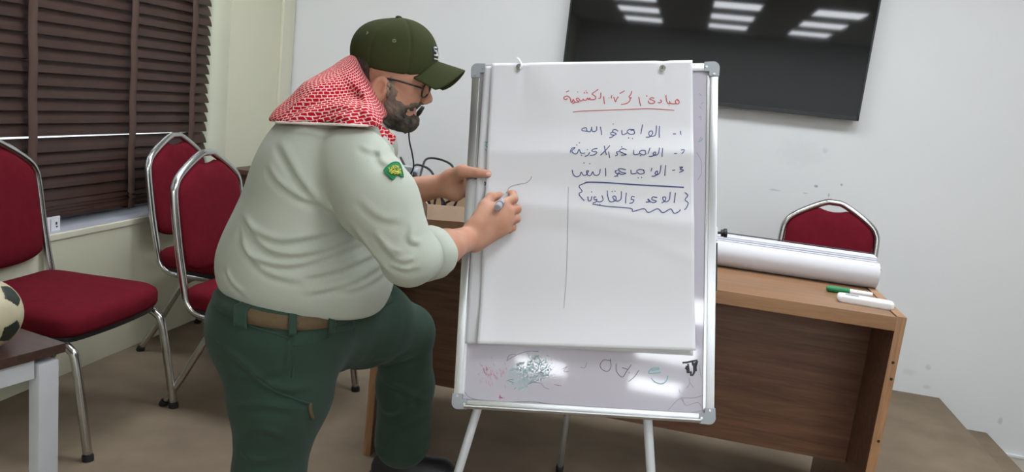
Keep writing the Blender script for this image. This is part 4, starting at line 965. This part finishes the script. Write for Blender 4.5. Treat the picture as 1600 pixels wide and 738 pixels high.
sh = SDF()
SPX = 0.00147
sh.ball(PL(499, 260, 0.02), (0.124, 0.205, 0.132), 0.06)
sh.ball(PL(545, 258, 0.04), (0.095, 0.19, 0.105), 0.06)
sh.ball(PL(487, 340, 0.01), (0.150, 0.20, 0.15), 0.07)
sh.ball(PL(476, 415, 0.0), (0.192, 0.205, 0.165), 0.06)
sh.ball(PL(560, 430, 0.0), (0.072, 0.15, 0.105), 0.05)
sh.cone(PL(548, 212, 0.06), 0.078, PL(520, 240, 0.05), 0.10, 0.05, 1.5)
ha, hb = PL(340, 459, -0.1), PL(555, 498, -0.1); hd_ = hb-ha
sh.plane(ha, (hd_[2], 0, -hd_[0]), 0.012)
M1 = PL(600, 325, -0.195)
sh.cone(PL(556, 260, -0.135), 0.080, PL(592, 315, -0.185), 0.080, 0.022, 0.95)
sh.cone(PL(592, 315, -0.185), 0.080, PL(640, 402, -0.21), 0.057, 0.02)
CE = NE*0.62+NW*0.38
sh.cone(PL(638, 404, -0.21), 0.056, NE*0.72+NW*0.28, 0.050, 0.015)
sh.cone(FS, 0.075, FE, 0.062, 0.02); sh.cone(FE, 0.062, FE*0.45+FW*0.55, 0.046, 0.02)
fold_lines = [([(423, 219), (447, 245), (473, 284), (503, 323), (551, 369)], 0.0065, 0.008), ([(408, 255), (434, 284), (473, 310), (499, 323)], 0.005, 0.006),
 ([(362, 338), (390, 358), (430, 372), (469, 371), (547, 358)], 0.0055, 0.007), ([(372, 340), (400, 375), (440, 394), (500, 392), (565, 372)], 0.0055, 0.0065),
 ([(358, 372), (395, 402), (460, 412), (520, 398), (575, 382)], 0.005, 0.006), ([(470, 432), (525, 424), (590, 405)], 0.005, 0.006), ([(470, 458), (535, 449), (598, 424)], 0.0045, 0.006),
 ([(340, 424), (356, 446), (384, 462)], 0.0045, 0.006), ([(365, 355), (380, 392), (420, 424), (480, 440)], 0.004, 0.006), ([(520, 460), (560, 455), (600, 438)], 0.0035, 0.006),
 ([(592, 352), (618, 378), (640, 384)], 0.006, 0.006), ([(600, 372), (632, 394), (656, 392)], 0.006, 0.0055), ([(615, 400), (640, 408), (662, 404)], 0.005, 0.005), ([(652, 345), (648, 366), (664, 372)], 0.005, 0.005),
 ([(570, 300), (605, 330), (640, 335)], 0.003, 0.007), ([(590, 230), (600, 250), (630, 262)], 0.004, 0.006), ([(560, 226), (580, 235), (604, 236)], 0.003, 0.005), ([(556, 340), (590, 392), (622, 418)], 0.0045, 0.006)]
fd = fold_disp(px_lines(fold_lines, -0.2), -0.02)
VV, QQ = sh.mesh(0.0042, (-0.32, -0.36, 0.85), (0.42, 0.50, 1.60), disp=lambda X: fd(X)+0.0012*noise3(X, 28, 3), smooth=1)
shirt = np_mesh('shirt', VV, QQ, M['shirt'], man)
# turned-up cuff of the near sleeve
ax = (NW-NE)/np.linalg.norm(NW-NE); c0 = NE*0.80+NW*0.20
def cuff(c0, ax, r0, r1, ln, name):
    prof = [(r0-0.006, -0.003), (r0, 0.0), (r0+0.002, ln*0.5), (r1, ln-0.003), (r1-0.003, ln), (r1-0.007, ln-0.002), (r1-0.010, ln*0.4)]
    q = Vector(ax).to_track_quat('Z', 'Y').to_matrix().to_4x4(); q.translation = Vector(c0)
    mb = MB(); seg = 40; V = []; Fq = []
    for r, h in prof:
        for k in range(seg):
            a = 2*PI*k/seg; w_ = 1+0.02*math.sin(3*a+h*90)+0.012*math.sin(7*a); V.append(q @ Vector((r*w_*math.cos(a), r*w_*math.sin(a), h+0.003*math.sin(2*a))))
    for i in range(len(prof)-1):
        for k in range(seg): Fq.append((i*seg+k, i*seg+(k+1) % seg, (i+1)*seg+(k+1) % seg, (i+1)*seg+k))
    return mb.add(V, Fq).build(name, M['shirt'], shirt, True)
cuff(c0, ax, 0.0555, 0.0545, 0.052, 'sleeve_cuff')

tr = SDF()
tr.ball(PL(452, 500, 0.0), (0.176, 0.195, 0.135), 0.04)
tr.ball(PL(430, 515, -0.03), (0.140, 0.15, 0.12), 0.04)
tr.cone(PL(437, 520, -0.09), 0.138, PL(438, 610, -0.10), 0.108, 0.04); tr.cone(PL(438, 610, -0.10), 0.106, NK, 0.076, 0.04)
tr.cone(NK, 0.076, NA+np.array([-0.005, 0, 0.02]), 0.072, 0.03)
tr.cone(PL(525, 500, 0.09), 0.125, PL(580, 505, 0.19), 0.108, 0.045); tr.cone(PL(580, 505, 0.19), 0.106, FK, 0.074, 0.03)
tr.cone(FK, 0.073, PL(634, 600, 0.37), 0.077, 0.03); tr.cone(PL(634, 600, 0.37), 0.077, PL(630, 672, 0.44), 0.080, 0.03); tr.cone(PL(630, 672, 0.44), 0.080, PL(628, 690, 0.455), 0.082, 0.01)
tr.plane(ha+np.array([0, 0, 0.02]), (-hd_[2], 0, hd_[0]), 0.006)
tfl = [([(345, 545), (380, 560), (430, 600), (490, 612)], 0.005, 0.008), ([(352, 580), (400, 585), (450, 570)], 0.0035, 0.008), ([(362, 640), (410, 628), (470, 640)], 0.004, 0.008), ([(366, 690), (410, 668), (452, 690)], 0.0045, 0.008),
 ([(368, 712), (395, 725), (440, 720)], 0.005, 0.008), ([(452, 500), (456, 540), (450, 580)], 0.003, 0.005), ([(490, 520), (520, 530), (548, 545)], 0.004, 0.007)]
tf2 = [([(556, 545), (600, 540), (640, 520)], 0.005, 0.008), ([(570, 500), (610, 520), (650, 520)], 0.004, 0.008), ([(600, 560), (625, 545), (660, 535)], 0.006, 0.008), ([(595, 590), (630, 600), (670, 640)], 0.005, 0.010), ([(590, 650), (620, 640), (655, 600)], 0.005, 0.010), ([(600, 685), (640, 660), (670, 665)], 0.005, 0.009)]
f1, f2 = fold_disp(px_lines(tfl, -0.2), -0.06), fold_disp(px_lines(tf2, 0.30), 0.60)
VV, QQ = tr.mesh(0.005, (-0.34, -0.36, 0.03), (0.42, 0.62, 1.10), disp=lambda X: f1(X)+f2(X)*(X[:, 1] > 0.08)+0.0018*noise3(X, 24, 5), smooth=1)
trs = np_mesh('trousers', VV, QQ, M['trouser'], man)
# belt: a band round the waist just under the shirt hem
bp_c = PL(452, 500, 0.0); rows = []; n = 96
bdir = hd_/np.linalg.norm(hd_); bup = np.array([-bdir[2], 0, bdir[0]]); 
def waist(h, off):
    V = []
    base = ha - bup*(-0.010+h)
    for k in range(n):
        a = 2*PI*k/n; d = bdir*math.cos(a) + np.array([0, 1.0, 0])*math.sin(a)
        c = base + bdir*((bp_c-base)@bdir); lo_, hi_ = 0.02, 0.35
        ts = np.linspace(lo_, hi_, 100); ds = tr.ev(c+ts[:, None]*d); j = np.argmax(ds > 0); t = ts[j] if ds[j] > 0 else hi_
        V.append((c + d*(t+off)))
    return V
def smoothring(V):
    V = np.array(V); 
    for _ in range(3): V = 0.5*V+0.25*np.roll(V, 1, 0)+0.25*np.roll(V, -1, 0)
    return V
rings = [smoothring(waist(h, o)) for h, o in ((-0.02, 0.001), (-0.02, 0.0055), (0.0, 0.006), (0.0215, 0.0055), (0.023, 0.001))]
mb = MB(); V = [v for r in rings for v in r]; Fq = []
for i in range(len(rings)-1):
    for k in range(n): Fq.append((i*n+k, i*n+(k+1) % n, (i+1)*n+(k+1) % n, (i+1)*n+k))
def shows(k):                                              # the stretch of belt that is not under the waistband
    q = MO + MR @ rings[2][k] - CAMO; x = 800+CF*(q@CAMR)/(q@CAMF); return 384 < x < 520 and rings[2][k][1] < 0
front_ = [shows(q[0] % n) for q in Fq]
def band(name, m_, par, want):
    fs = [q for q, s_ in zip(Fq, front_) if s_ == want]; used = sorted({i for q in fs for i in q}); ix = {u: i for i, u in enumerate(used)}
    return MB().add([V[u] for u in used], [tuple(ix[i] for i in q) for q in fs]).build(name, m_, par, True, fix=True)
band('belt', M['belt'], man, True); band('waistband', M['trouser'], trs, False)
RINGS = {}
def ring_pt(h, px, out):                                   # point of the waist ring that shows at pixel column px
    key = round(h, 4)
    if key not in RINGS: RINGS[key] = smoothring(waist(h, 0.0))
    R_ = RINGS[key]; c = R_.mean(0); pts = []
    for k in range(n):
        v = R_[k]
        d = v-c; d[1] *= 1.0; v2 = v + d/np.linalg.norm(d)*out; wv = MO + MR @ v2; q = wv-CAMO
        if v[1] < -0.02: pts.append((800+CF*(q@CAMR)/(q@CAMF), v2))
    pts.sort(key=lambda t: t[0]); xs = [t[0] for t in pts]
    return np.array([np.interp(px, xs, [t[1][i] for t in pts]) for i in range(3)])
def waist_patch(name, cols, hs, lift):
    mb = MB(); V = []; nc = len(cols); nh = len(hs)
    for h in hs:
        for px in cols: V.append(ring_pt(h, px, lift))
    mb.add(V, [(j*nc+i, j*nc+i+1, (j+1)*nc+i+1, (j+1)*nc+i) for j in range(nh-1) for i in range(nc-1)])
    o = mb.build(name, M['trouser'], trs, True); md = o.modifiers.new('t', 'SOLIDIFY'); md.thickness = 0.004; md.offset = -1; return o
HS = (-0.016, 0.0, 0.012, 0.024, 0.031)
waist_patch('belt_loop', (451, 454, 457, 460, 463), HS, 0.0095)
waist_patch('belt_loop', (513, 516, 519, 522), HS, 0.0095)
waist_patch('waistband_tab', (366, 370, 374, 378, 382, 386), HS, 0.0095)
# pocket welt, cargo pocket flap with pull tab
def on_tr(px, py, lift=0.002, y0=-0.26, sdf=None):
    S_ = sdf or tr; o = (CAMO-MO)@MR; r = ray(px, py)@MR; r = r/np.linalg.norm(r)
    ts = np.linspace(1.1, 2.6, 600); d = S_.ev(o+ts[:, None]*r); j = np.argmax(d < lift); return o+r*ts[j]
def seam(pts, r, name, par, mt, sdf=None):
    P_ = [on_tr(px, py, 0.0015, sdf=sdf) for px, py in pts]; return MB().tube(crom(P_, 4), r, 6).build(name, mt, par, True)
seam([(362, 495), (400, 512), (452, 529)], 0.003, 'pocket_seam', trs, M['trouser'])
seam([(458, 532), (459, 560), (456, 590)], 0.0025, 'side_seam', trs, M['trouser'])
seam([(458, 541), (490, 536), (515, 528)], 0.0025, 'front_pocket_seam', trs, M['trouser'])
seam([(392, 582), (420, 606), (470, 627), (487, 632)], 0.0035, 'cargo_pocket_flap', trs, M['trouser'])
seam([(484, 630), (485, 642), (489, 654)], 0.0045, 'pull_tab', trs, M['belt'])

# shoes
def shoe(heel, toe, zf, ank):
    d = toe-heel; d[2] = 0; L_ = np.linalg.norm(d); d /= L_; s = SDF(); up = np.array([0, 0, 1.0])
    b = heel.copy(); b[2] = zf
    s.cone(b+d*0.03+up*0.045, 0.045, b+d*0.09+up*0.045, 0.047, 0.02); s.cone(b+d*0.05+up*0.075, 0.048, b+d*0.06+up*0.095, 0.052, 0.02)
    s.cone(b+d*0.10+up*0.05, 0.045, b+d*0.20+up*0.032, 0.044, 0.03); s.cone(b+d*0.20+up*0.032, 0.044, b+d*(L_-0.03)+up*0.026, 0.033, 0.02)
    s.plane(b+up*0.018, (0, 0, -1), 0.004)
    lo = np.minimum(b, b+d*L_)-0.08; hi = np.maximum(b, b+d*L_)+0.08; lo[2] = zf-0.01; hi[2] = zf+0.2
    V, Q = s.mesh(0.004, lo, hi, smooth=1); o = np_mesh('shoe', V, Q, M['shoe'], man)
    e = np.array([-d[1], d[0], 0]); pr = []
    for t, wd in ((-0.018, 0.02), (0.0, 0.043), (0.04, 0.050), (0.10, 0.046), (0.16, 0.050), (0.21, 0.050), (L_-0.03, 0.038), (L_, 0.012)): pr.append((t, wd))
    top = [b+d*t+e*wd for t, wd in pr]+[b+d*t-e*wd for t, wd in pr[::-1]]; top = crom(top, 3, True); m_ = len(top)
    V = [p for p in top]+[p+up*0.020 for p in top]
    MB().add(V, [tuple(range(m_))[::-1], tuple(range(m_, 2*m_))]+[(k, (k+1) % m_, m_+(k+1) % m_, m_+k) for k in range(m_)]).build('sole', M['sole'], o, angle=0.6, fix=True)
    return o
shoe(FHL-np.array([0.022, 0, 0]), FT+np.array([0.0, 0, 0]), STAGE, FA)
shoe(NA+np.array([-0.06, 0, 0]), NA+np.array([0.22, -0.03, 0]), 0.0, NA)

# scarf
M['scarf'] = bpy.data.materials.new('red and white checked scarf'); M['scarf'].use_nodes = True
nt = M['scarf'].node_tree; b_ = nt.nodes['Principled BSDF']; b_.inputs['Roughness'].default_value = 0.9; b_.inputs['Specular IOR Level'].default_value = 0.15
uv = nt.nodes.new('ShaderNodeUVMap'); uv.uv_map = 'UVMap'
sep = nt.nodes.new('ShaderNodeSeparateXYZ'); 
nz = nt.nodes.new('ShaderNodeTexNoise'); nz.inputs['Scale'].default_value = 110; nt.links.new(uv.outputs[0], nz.inputs['Vector'])
va = nt.nodes.new('ShaderNodeVectorMath'); va.operation = 'MULTIPLY_ADD'; va.inputs[1].default_value = (0.0055, 0.0055, 0); nt.links.new(nz.outputs['Color'], va.inputs[0]); nt.links.new(uv.outputs[0], va.inputs[2])
br = nt.nodes.new('ShaderNodeTexBrick'); br.offset = 0.5; br.inputs['Scale'].default_value = 1.0
br.inputs['Color1'].default_value = srgb(190, 20, 40); br.inputs['Color2'].default_value = srgb(172, 14, 34); br.inputs['Mortar'].default_value = srgb(228, 196, 192)
br.inputs['Mortar Size'].default_value = 0.0009; br.inputs['Mortar Smooth'].default_value = 0.1; br.inputs['Brick Width'].default_value = 0.0118; br.inputs['Row Height'].default_value = 0.0082
nt.links.new(va.outputs[0], br.inputs['Vector'])
nt.links.new(br.outputs['Color'], b_.inputs['Base Color'])
M['scarf_hem'] = mat('scarf white hem', srgb(232, 222, 214), 0.9, bump=0.4, bscale=500)
sc = SDF()
sc.cone(PL(580, 128, HY-0.005), 0.052, PL(540, 192, 0.05), 0.098, 0.05, 1.25)
sc.cone(PL(567, 122, HY-0.005), 0.034, PL(506, 192, 0.04), 0.068, 0.05, 1.8)
sc.cone(PL(510, 185, 0.03), 0.060, PL(478, 204, 0.02), 0.052, 0.05, 2.4)
sc.cone(PL(590, 178, 0.03), 0.050, PL(560, 205, 0.0), 0.075, 0.04, 1.7)
sc.cone(PL(552, 128, 0.07), 0.040, PL(520, 165, 0.04), 0.066, 0.05, 1.5); sc.ball(PL(540, 215, 0.03), (0.14, 0.205, 0.07), 0.04); sc.ball(PL(572, 208, -0.05), (0.075, 0.14, 0.065), 0.03)
sc.ball(PL(490, 208, 0.02), (0.082, 0.15, 0.050), 0.04)
ra_, rb_ = PL(430, 192, -0.15), PL(610, 199, -0.15); d_ = rb_-ra_
sc.plane(ra_, (d_[2], 0, -d_[0]), 0.006)
na_, nb_ = PL(569, 100, HY), PL(628, 212, HY); d2 = nb_-na_
sc.plane(na_, (-d2[2], 0, d2[0]), 0.010)
cfl = [([(440, 182), (490, 150), (540, 135), (575, 150)], 0.005, 0.008), ([(450, 190), (510, 170), (560, 165), (600, 190)], 0.005, 0.008), ([(480, 142), (520, 128), (560, 130)], 0.004, 0.007), ([(520, 112), (545, 125), (580, 165), (606, 196)], 0.005, 0.008), ([(500, 185), (540, 178), (580, 182)], 0.004, 0.007)]
f3 = fold_disp(px_lines(cfl, -0.08), 0.08)
VV, QQ = sc.mesh(0.0042, (-0.35, -0.36, 1.30), (0.35, 0.46, 1.80), disp=lambda X: f3(X)+0.0025*noise3(X, 45, 9), smooth=1)
scarf = np_mesh('scarf', VV, QQ, M['scarf'], man)
me = scarf.data; ul = me.uv_layers.new(name='UVMap'); li = np.zeros(len(me.loops), np.int32); me.loops.foreach_get('vertex_index', li)
cx = PL(540, 175, 0.05); A_ = np.arctan2(VV[:, 0]-cx[0], -(VV[:, 1]-cx[1]))*0.155; Z_ = VV[:, 2]-0.35*np.hypot(VV[:, 0]-cx[0], VV[:, 1]-cx[1])
uvc = np.stack([A_*0.94+Z_*0.34, -A_*0.34+Z_*0.94], 1)[li]; ul.data.foreach_set('uv', uvc.astype(np.float32).ravel())
hem = []
for px in (431, 445, 462, 480, 500, 520, 540, 560, 575, 588):
    q_ = on_tr(px, 192+(px-430)*7/180-1.0, 0.001, sdf=sc)
    if sc.ev(q_[None])[0] < 0.004: hem.append(q_)
MB().tube(crom(hem, 4), 0.0026, 8).build('scarf_hem', M['scarf_hem'], scarf, True)
# hanging scarf corner at the chest, and shirt collar under it
sp_ = MB(); tri = [PL(588, 192, -0.075), PL(618, 214, -0.045), PL(612, 228, -0.05), PL(596, 214, -0.085)]
sp_.add([p for p in tri]+[p+np.array([0.0, 0.02, 0]) for p in tri], [(0, 1, 2, 3), (7, 6, 5, 4), (0, 4, 5, 1), (1, 5, 6, 2), (2, 6, 7, 3), (3, 7, 4, 0)])
o = sp_.build('scarf_tail', M['scarf'], scarf, False, fix=True); ul = o.data.uv_layers.new(name='UVMap')
for l in o.data.loops: v = o.data.vertices[l.vertex_index].co; ul.data[l.index].uv = (v.x, v.z)
md = o.modifiers.new('b', 'BEVEL'); md.width = 0.004; md.segments = 2
cl_ = MB(); pl_ = [PL(600, 212, -0.08), PL(614, 232, -0.055), PL(618, 255, -0.06), PL(606, 240, -0.10), PL(594, 222, -0.11)]
cl_.add([p for p in pl_]+[p+np.array([0, 0.012, 0]) for p in pl_], [(0, 1, 2, 3, 4), (9, 8, 7, 6, 5)]+[(k, 5+k, 5+(k+1) % 5, (k+1) % 5) for k in range(5)])
cl_.build('collar', M['shirt'], shirt, False, fix=True)
# sleeve patch
M['patch'] = mat('green embroidered patch', srgb(22, 120, 70), 0.85, bump=0.6, bscale=900); M['thread'] = mat('yellow thread', srgb(208, 198, 74), 0.8)
def crp(L_): return [(580+x/12.3, 240+y/12.3) for x, y in L_]
on_sh = lambda px, py, lift: on_tr(px, py, lift, sdf=sh)
outline = crp([(245, 325), (330, 230), (425, 170), (520, 170), (560, 220), (600, 350), (615, 455), (535, 405), (480, 425), (415, 505), (330, 425)])
P_ = [on_sh(px, py, 0.004) for px, py in outline]; cc = on_sh(*crp([(440, 330)])[0], 0.0065); mb = MB()
ctr = np.mean(P_, 0)
mb.add([cc]+P_, [(0, i+1, (i+1) % len(P_)+1) for i in range(len(P_))]); mb.tube(crom(P_, 2, True), 0.0014, 6, closed=True)
patch = mb.build('sleeve_patch', M['patch'], shirt, True, fix=True)
mb = MB()
for L_ in ([(340, 270), (350, 300), (380, 310), (370, 330)], [(350, 330), (390, 320), (400, 290), (390, 270)], [(410, 240), (430, 290), (460, 300)], [(430, 235), (450, 260), (480, 280)], [(460, 225), (500, 260), (540, 280)], [(480, 240), (530, 250)], [(345, 350), (390, 355), (430, 330), (470, 320)], [(380, 385), (420, 370), (450, 360), (480, 345)], [(440, 395), (470, 385), (500, 360), (530, 345)], [(500, 300), (540, 310), (570, 300)], [(470, 350), (520, 335), (570, 345)], [(500, 390), (540, 370), (580, 380)]):
    mb.tube([on_sh(px, py, 0.0075) for px, py in crp(L_)], 0.0011, 5)
mb.build('patch_lettering', M['thread'], patch)

# hair, beard, cap, glasses
hr = SDF(); hr.ball(H(612, 101), (0.0925, 0.079, 0.090), 0.01, rot=T); hr.cone(H(582, 118), 0.056, H(578, 132), 0.050, 0.03, 1.15)
hr.plane(H(586, 118), (1, 0, 0.15), 0.006); hr.plane(H(560, 138), (0.1, 0, -1), 0.01)
VV, QQ = hr.mesh(0.004, (-0.2, -0.2, 1.4), (0.5, 0.4, 1.9), disp=lambda X: 0.0012*noise3(X, 220, 2)); np_mesh('hair', VV, QQ, M['hair'], man)
class Beard(SDF):
    def ev(s, X, sel=None):
        D = hd_sdf.ev(X)
        Y = X[:, [0, 2]]; n = len(bpoly); ins = np.zeros(len(Y), bool); dm = np.full(len(Y), 9.0)
        for i in range(n):
            a, b = bpoly[i], bpoly[(i+1) % n]; e = b-a; t = np.clip(((Y-a)@e)/(e@e), 0, 1); dm = np.minimum(dm, np.linalg.norm(Y-a-t[:, None]*e, axis=1))
            c = (a[1] > Y[:, 1]) != (b[1] > Y[:, 1]); xi = a[0]+(Y[:, 1]-a[1])/(b[1]-a[1]+1e-12)*(b[0]-a[0]); ins ^= c & (Y[:, 0] < xi)
        g = np.where(ins, -dm, dm) + 0.0030*noise3(X, 330, 12) + 0.0015*noise3(X, 700, 13)
        ch = np.exp(-(np.linalg.norm(Y-bchin, axis=1)/0.030)**2)
        th = 0.0030 + 0.0100*ch
        th = th*np.clip(-g/0.010+0.15, 0.05, 1) + (0.0004+0.0006*ch)*noise3(X, 420, 14) + 0.0006*noise3(X, 900, 15)
        return np.maximum(D-th, g*0.6)
hd_sdf = SDF(); hd_sdf.p = [q for q in skin.p[:n_head]]
bpoly = np.array([H(px, py)[[0, 2]] for px, py in ((617, 119), (623, 119), (626, 143), (631, 157), (638, 166), (647, 163), (654, 159.5), (664, 163), (660, 169), (642, 171.5), (638, 178), (660, 182), (662, 200), (640, 214), (615, 208), (602, 190), (606, 170), (613, 150))])
bchin = H(637, 193)[[0, 2]]
bd = Beard(); bd.p = hd_sdf.p
VV, QQ = bd.mesh(0.0022, H(590, 225, -0.09), H(675, 110, 0.09)); beard = np_mesh('beard', VV, QQ, M['beard'], man)
at_ = beard.data.attributes.new('grey', 'FLOAT', 'POINT')
at_.data.foreach_set('value', np.clip(np.linalg.norm(VV[:, [0, 2]]-bchin, axis=1)/0.055-0.45 + 0.22*noise3(VV, 160, 21), 0, 1).astype(np.float32))
nt = M['beard'].node_tree; an_ = nt.nodes.new('ShaderNodeAttribute'); an_.attribute_name = 'grey'; b_ = nt.nodes['Principled BSDF']
old = b_.inputs['Base Color'].links[0].from_socket; mx = nt.nodes.new('ShaderNodeMix'); mx.data_type = 'RGBA'; mx.inputs[7].default_value = srgb(142, 124, 110)
nt.links.new(an_.outputs['Fac'], mx.inputs[0]); nt.links.new(old, mx.inputs[6]); nt.links.new(mx.outputs[2], b_.inputs['Base Color'])

CT = tilt(0.20); cap = SDF()
CC = H(618, 92)
cap.ball(CC, (0.092, 0.084, 0.092), 0.01, rot=CT)
cap.ball(H(640, 80), (0.055, 0.066, 0.062), 0.03, rot=CT)
cap.ball(H(583, 74), (0.046, 0.062, 0.052), 0.03, rot=CT)
pa_, pb_ = H(554, 103), H(668, 121); d_ = pb_-pa_
cap.plane(pa_+(0, 0, 0), (d_[2], 0, -d_[0]), 0.004)
cdir = d_/np.linalg.norm(d_); cup = np.array([-cdir[2], 0, cdir[0]])
def cap_disp(X):
    q = X-CC; u = q@cdir; v = q[:, 1]; an = np.arctan2(v, u); r = np.hypot(u, v)
    d = np.abs((an/(PI/3)+0.5) % 1-0.5)*(PI/3)*r
    return 0.0022*np.exp(-(d/0.003)**2)*(r > 0.01) + 0.0018*noise3(X, 35, 11)
VV, QQ = cap.mesh(0.003, (-0.1, -0.1, 1.45), (0.5, 0.35, 1.9), disp=cap_disp, smooth=1)
capo = np_mesh('cap', VV, QQ, M['cap'], man)
bt = CC + cup*0.0925 + cdir*(-0.004)
MB().lathe([(0.008, -0.004), (0.008, 0.001), (0.005, 0.0035), (0.001, 0.0042)], 14, Matrix.Translation(Vector(bt)) @ Vector(cup).to_track_quat('Z', 'Y').to_matrix().to_4x4()).build('cap_button', M['cap'], capo, True)
# peak
V = []; nu, nv = 28, 12; fc = H(652, 110)
for side in (0, 1):
    for i in range(nu+1):
        a = -1.25+2.5*i/nu
        for j in range(nv+1):
            t = j/nv
            inner = np.array([0.050*math.cos(a)-0.012, 0.073*math.sin(a)])
            outer = np.array([0.089*math.cos(a*0.92)+0.020, 0.080*math.sin(a*0.98)]) if True else None
            q = inner*(1-t)+outer*t
            drop = 0.030 - 10.5*q[1]**2 - 0.16*(q[0]-0.03)
            V.append(fc + cdir*q[0] + np.array([0, q[1], 0]) + cup*(drop - side*0.0035))
Fq = []; S_ = (nu+1)*(nv+1)
for i in range(nu):
    for j in range(nv):
        a = i*(nv+1)+j; Fq.append((a, a+nv+1, a+nv+2, a+1)); Fq.append((S_+a, S_+a+1, S_+a+nv+2, S_+a+nv+1))
for i in range(nu): a = i*(nv+1)+nv; Fq.append((a, a+nv+1, S_+a+nv+1, S_+a)); a = i*(nv+1); Fq.append((a, S_+a, S_+a+nv+1, a+nv+1))
for j in range(nv): Fq.append((j, j+1, S_+j+1, S_+j)); a = nu*(nv+1)+j; Fq.append((a, S_+a, S_+a+1, a+1))
MB().add(V, Fq).build('cap_peak', M['cap'], capo, True, fix=True)
M['eyelet'] = mat('stitched eyelet', srgb(112, 114, 96), 0.8)
for px, py in ((573, 52), (616, 64)):                      # eyelets
    p = on_tr(px, py, 0.001, sdf=cap); nn = p-CC; nn /= np.linalg.norm(nn)
    MB().lathe([(0.0045, -0.001), (0.0045, 0.001), (0.002, 0.0012), (0.002, -0.001)], 12, Matrix.Translation(Vector(p)) @ Vector(nn).to_track_quat('Z', 'Y').to_matrix().to_4x4()).build('eyelet', M['eyelet'], capo)
# badge on the cap front: dark patch with white characters
M['badge'] = mat('black badge', srgb(22, 24, 26), 0.8); M['white_thread'] = mat('white thread', srgb(214, 218, 220), 0.8)
def front(u, v, lift):                                    # u to his right along the cap front, v up
    an = u/0.088; d = cdir*math.cos(an)*1.0 + np.array([0, -1.0, 0])*math.sin(an); o = CC + cup*(0.022+v)
    ts = np.linspace(0.03, 0.14, 300); ds = cap.ev(o+ts[:, None]*d); j = np.argmax(ds > lift); return o+d*ts[j]
mb = MB(); nu, nv = 16, 6
V = [front(-0.034+0.068*i/nu, -0.014+0.034*j/nv, 0.0012) for i in range(nu+1) for j in range(nv+1)]
mb.add(V, [(i*(nv+1)+j, (i+1)*(nv+1)+j, (i+1)*(nv+1)+j+1, i*(nv+1)+j+1) for i in range(nu) for j in range(nv)]); bg = mb.build('cap_badge', M['badge'], capo, True, fix=False)
mb = MB()
def glyph(pts, r=0.0021): mb.tube([front(u, v, 0.0022) for u, v in pts], r, 6)
glyph([(0.017, 0.016), (0.029, 0.016), (0.0285, 0.008), (0.021, 0.009), (0.0165, 0.005), (0.018, -0.001), (0.029, -0.001)]); glyph([(0.0115, -0.0005), (0.0095, -0.0005)])
glyph([(0.002, 0.012), (-0.001, 0.016), (-0.001, -0.001)]); glyph([(-0.012, 0.012), (-0.015, 0.016), (-0.015, -0.001)])
for k in range(8): glyph([(0.028-0.0075*k, -0.009), (0.0235-0.0075*k, -0.009)], 0.0016)
mb.build('badge_lettering', M['white_thread'], bg, True)

gl = MB()
for sg in (-1, 1):
    gl.tube(crom([H(601, 122, sg*0.076), H(625, 126, sg*0.076), H(650, 133, sg*0.071), H(664, 138, sg*0.060)], 5), 0.0021, 8)
    gl.tube(crom([H(601, 122, sg*0.076), H(596, 125, sg*0.077), H(592, 134, sg*0.076)], 4), 0.002, 8)
    c_ = H(668.5, 141, sg*0.033); fx = H(669.5, 133)-H(664, 150); fx /= np.linalg.norm(fx); fy = np.array([-0.25*sg*0.6, 1.0*1, 0]); fy = fy/np.linalg.norm(fy)
    ring = []
    for k in range(28):
        a = 2*PI*k/28; cx_, sx_ = math.cos(a), math.sin(a); ring.append(c_ + fy*(0.0265*np.sign(cx_)*abs(cx_)**0.8) + fx*(0.0175*np.sign(sx_)*abs(sx_)**0.8))
    gl.tube(ring, 0.0021, 8, closed=True)
gl.tube(crom([H(669, 138, -0.008), H(671, 136, 0.0), H(669, 138, 0.008)], 4), 0.002, 8)
gl.build('glasses', M['black_plastic'], man, True)
M['eye'] = mat('eye', srgb(60, 48, 42), 0.2)
for sg in (-1, 1): MB().lathe([(0.0005, 0.0), (0.0055, 0.0004), (0.0062, -0.002)], 12, Matrix.Translation(Vector(H(661.5, 140, sg*0.031))) @ Matrix.Rotation(PI/2, 4, 'Y')).build('eye', M['eye'], body, True)

# marker held in the writing hand
tip, rear = brd(794, 303, FOFF+0.006), PH(777, 325, 0.098)
ex = (rear-tip)/np.linalg.norm(rear-tip); ln = np.linalg.norm(rear-tip)
pen = empty('marker_pen', tuple(MO+MR@tip)); tag(pen, 'grey marker gripped in the man\'s writing hand, tip on the paper', 'marker')
q = Vector(MR@ex).to_track_quat('Z', 'Y').to_matrix().to_4x4()
M['pen_grey'] = mat('grey pen barrel', srgb(150, 152, 158), 0.3)
MB().lathe([(0.0062, 0.016), (0.0085, 0.022), (0.0088, ln-0.016), (0.0080, ln-0.002), (0.006, ln)], 18, q).build('barrel', M['pen_grey'], pen, angle=0.7)
MB().lathe([(0.0012, 0.0), (0.0022, 0.002), (0.0026, 0.008), (0.006, 0.010), (0.0062, 0.016)], 14, q).build('tip', M['black_plastic'], pen, angle=0.7)
MB().lathe([(0.0091, ln-0.024), (0.0091, ln-0.020)], 18, q).build('band', M['black_plastic'], pen, angle=0.7)
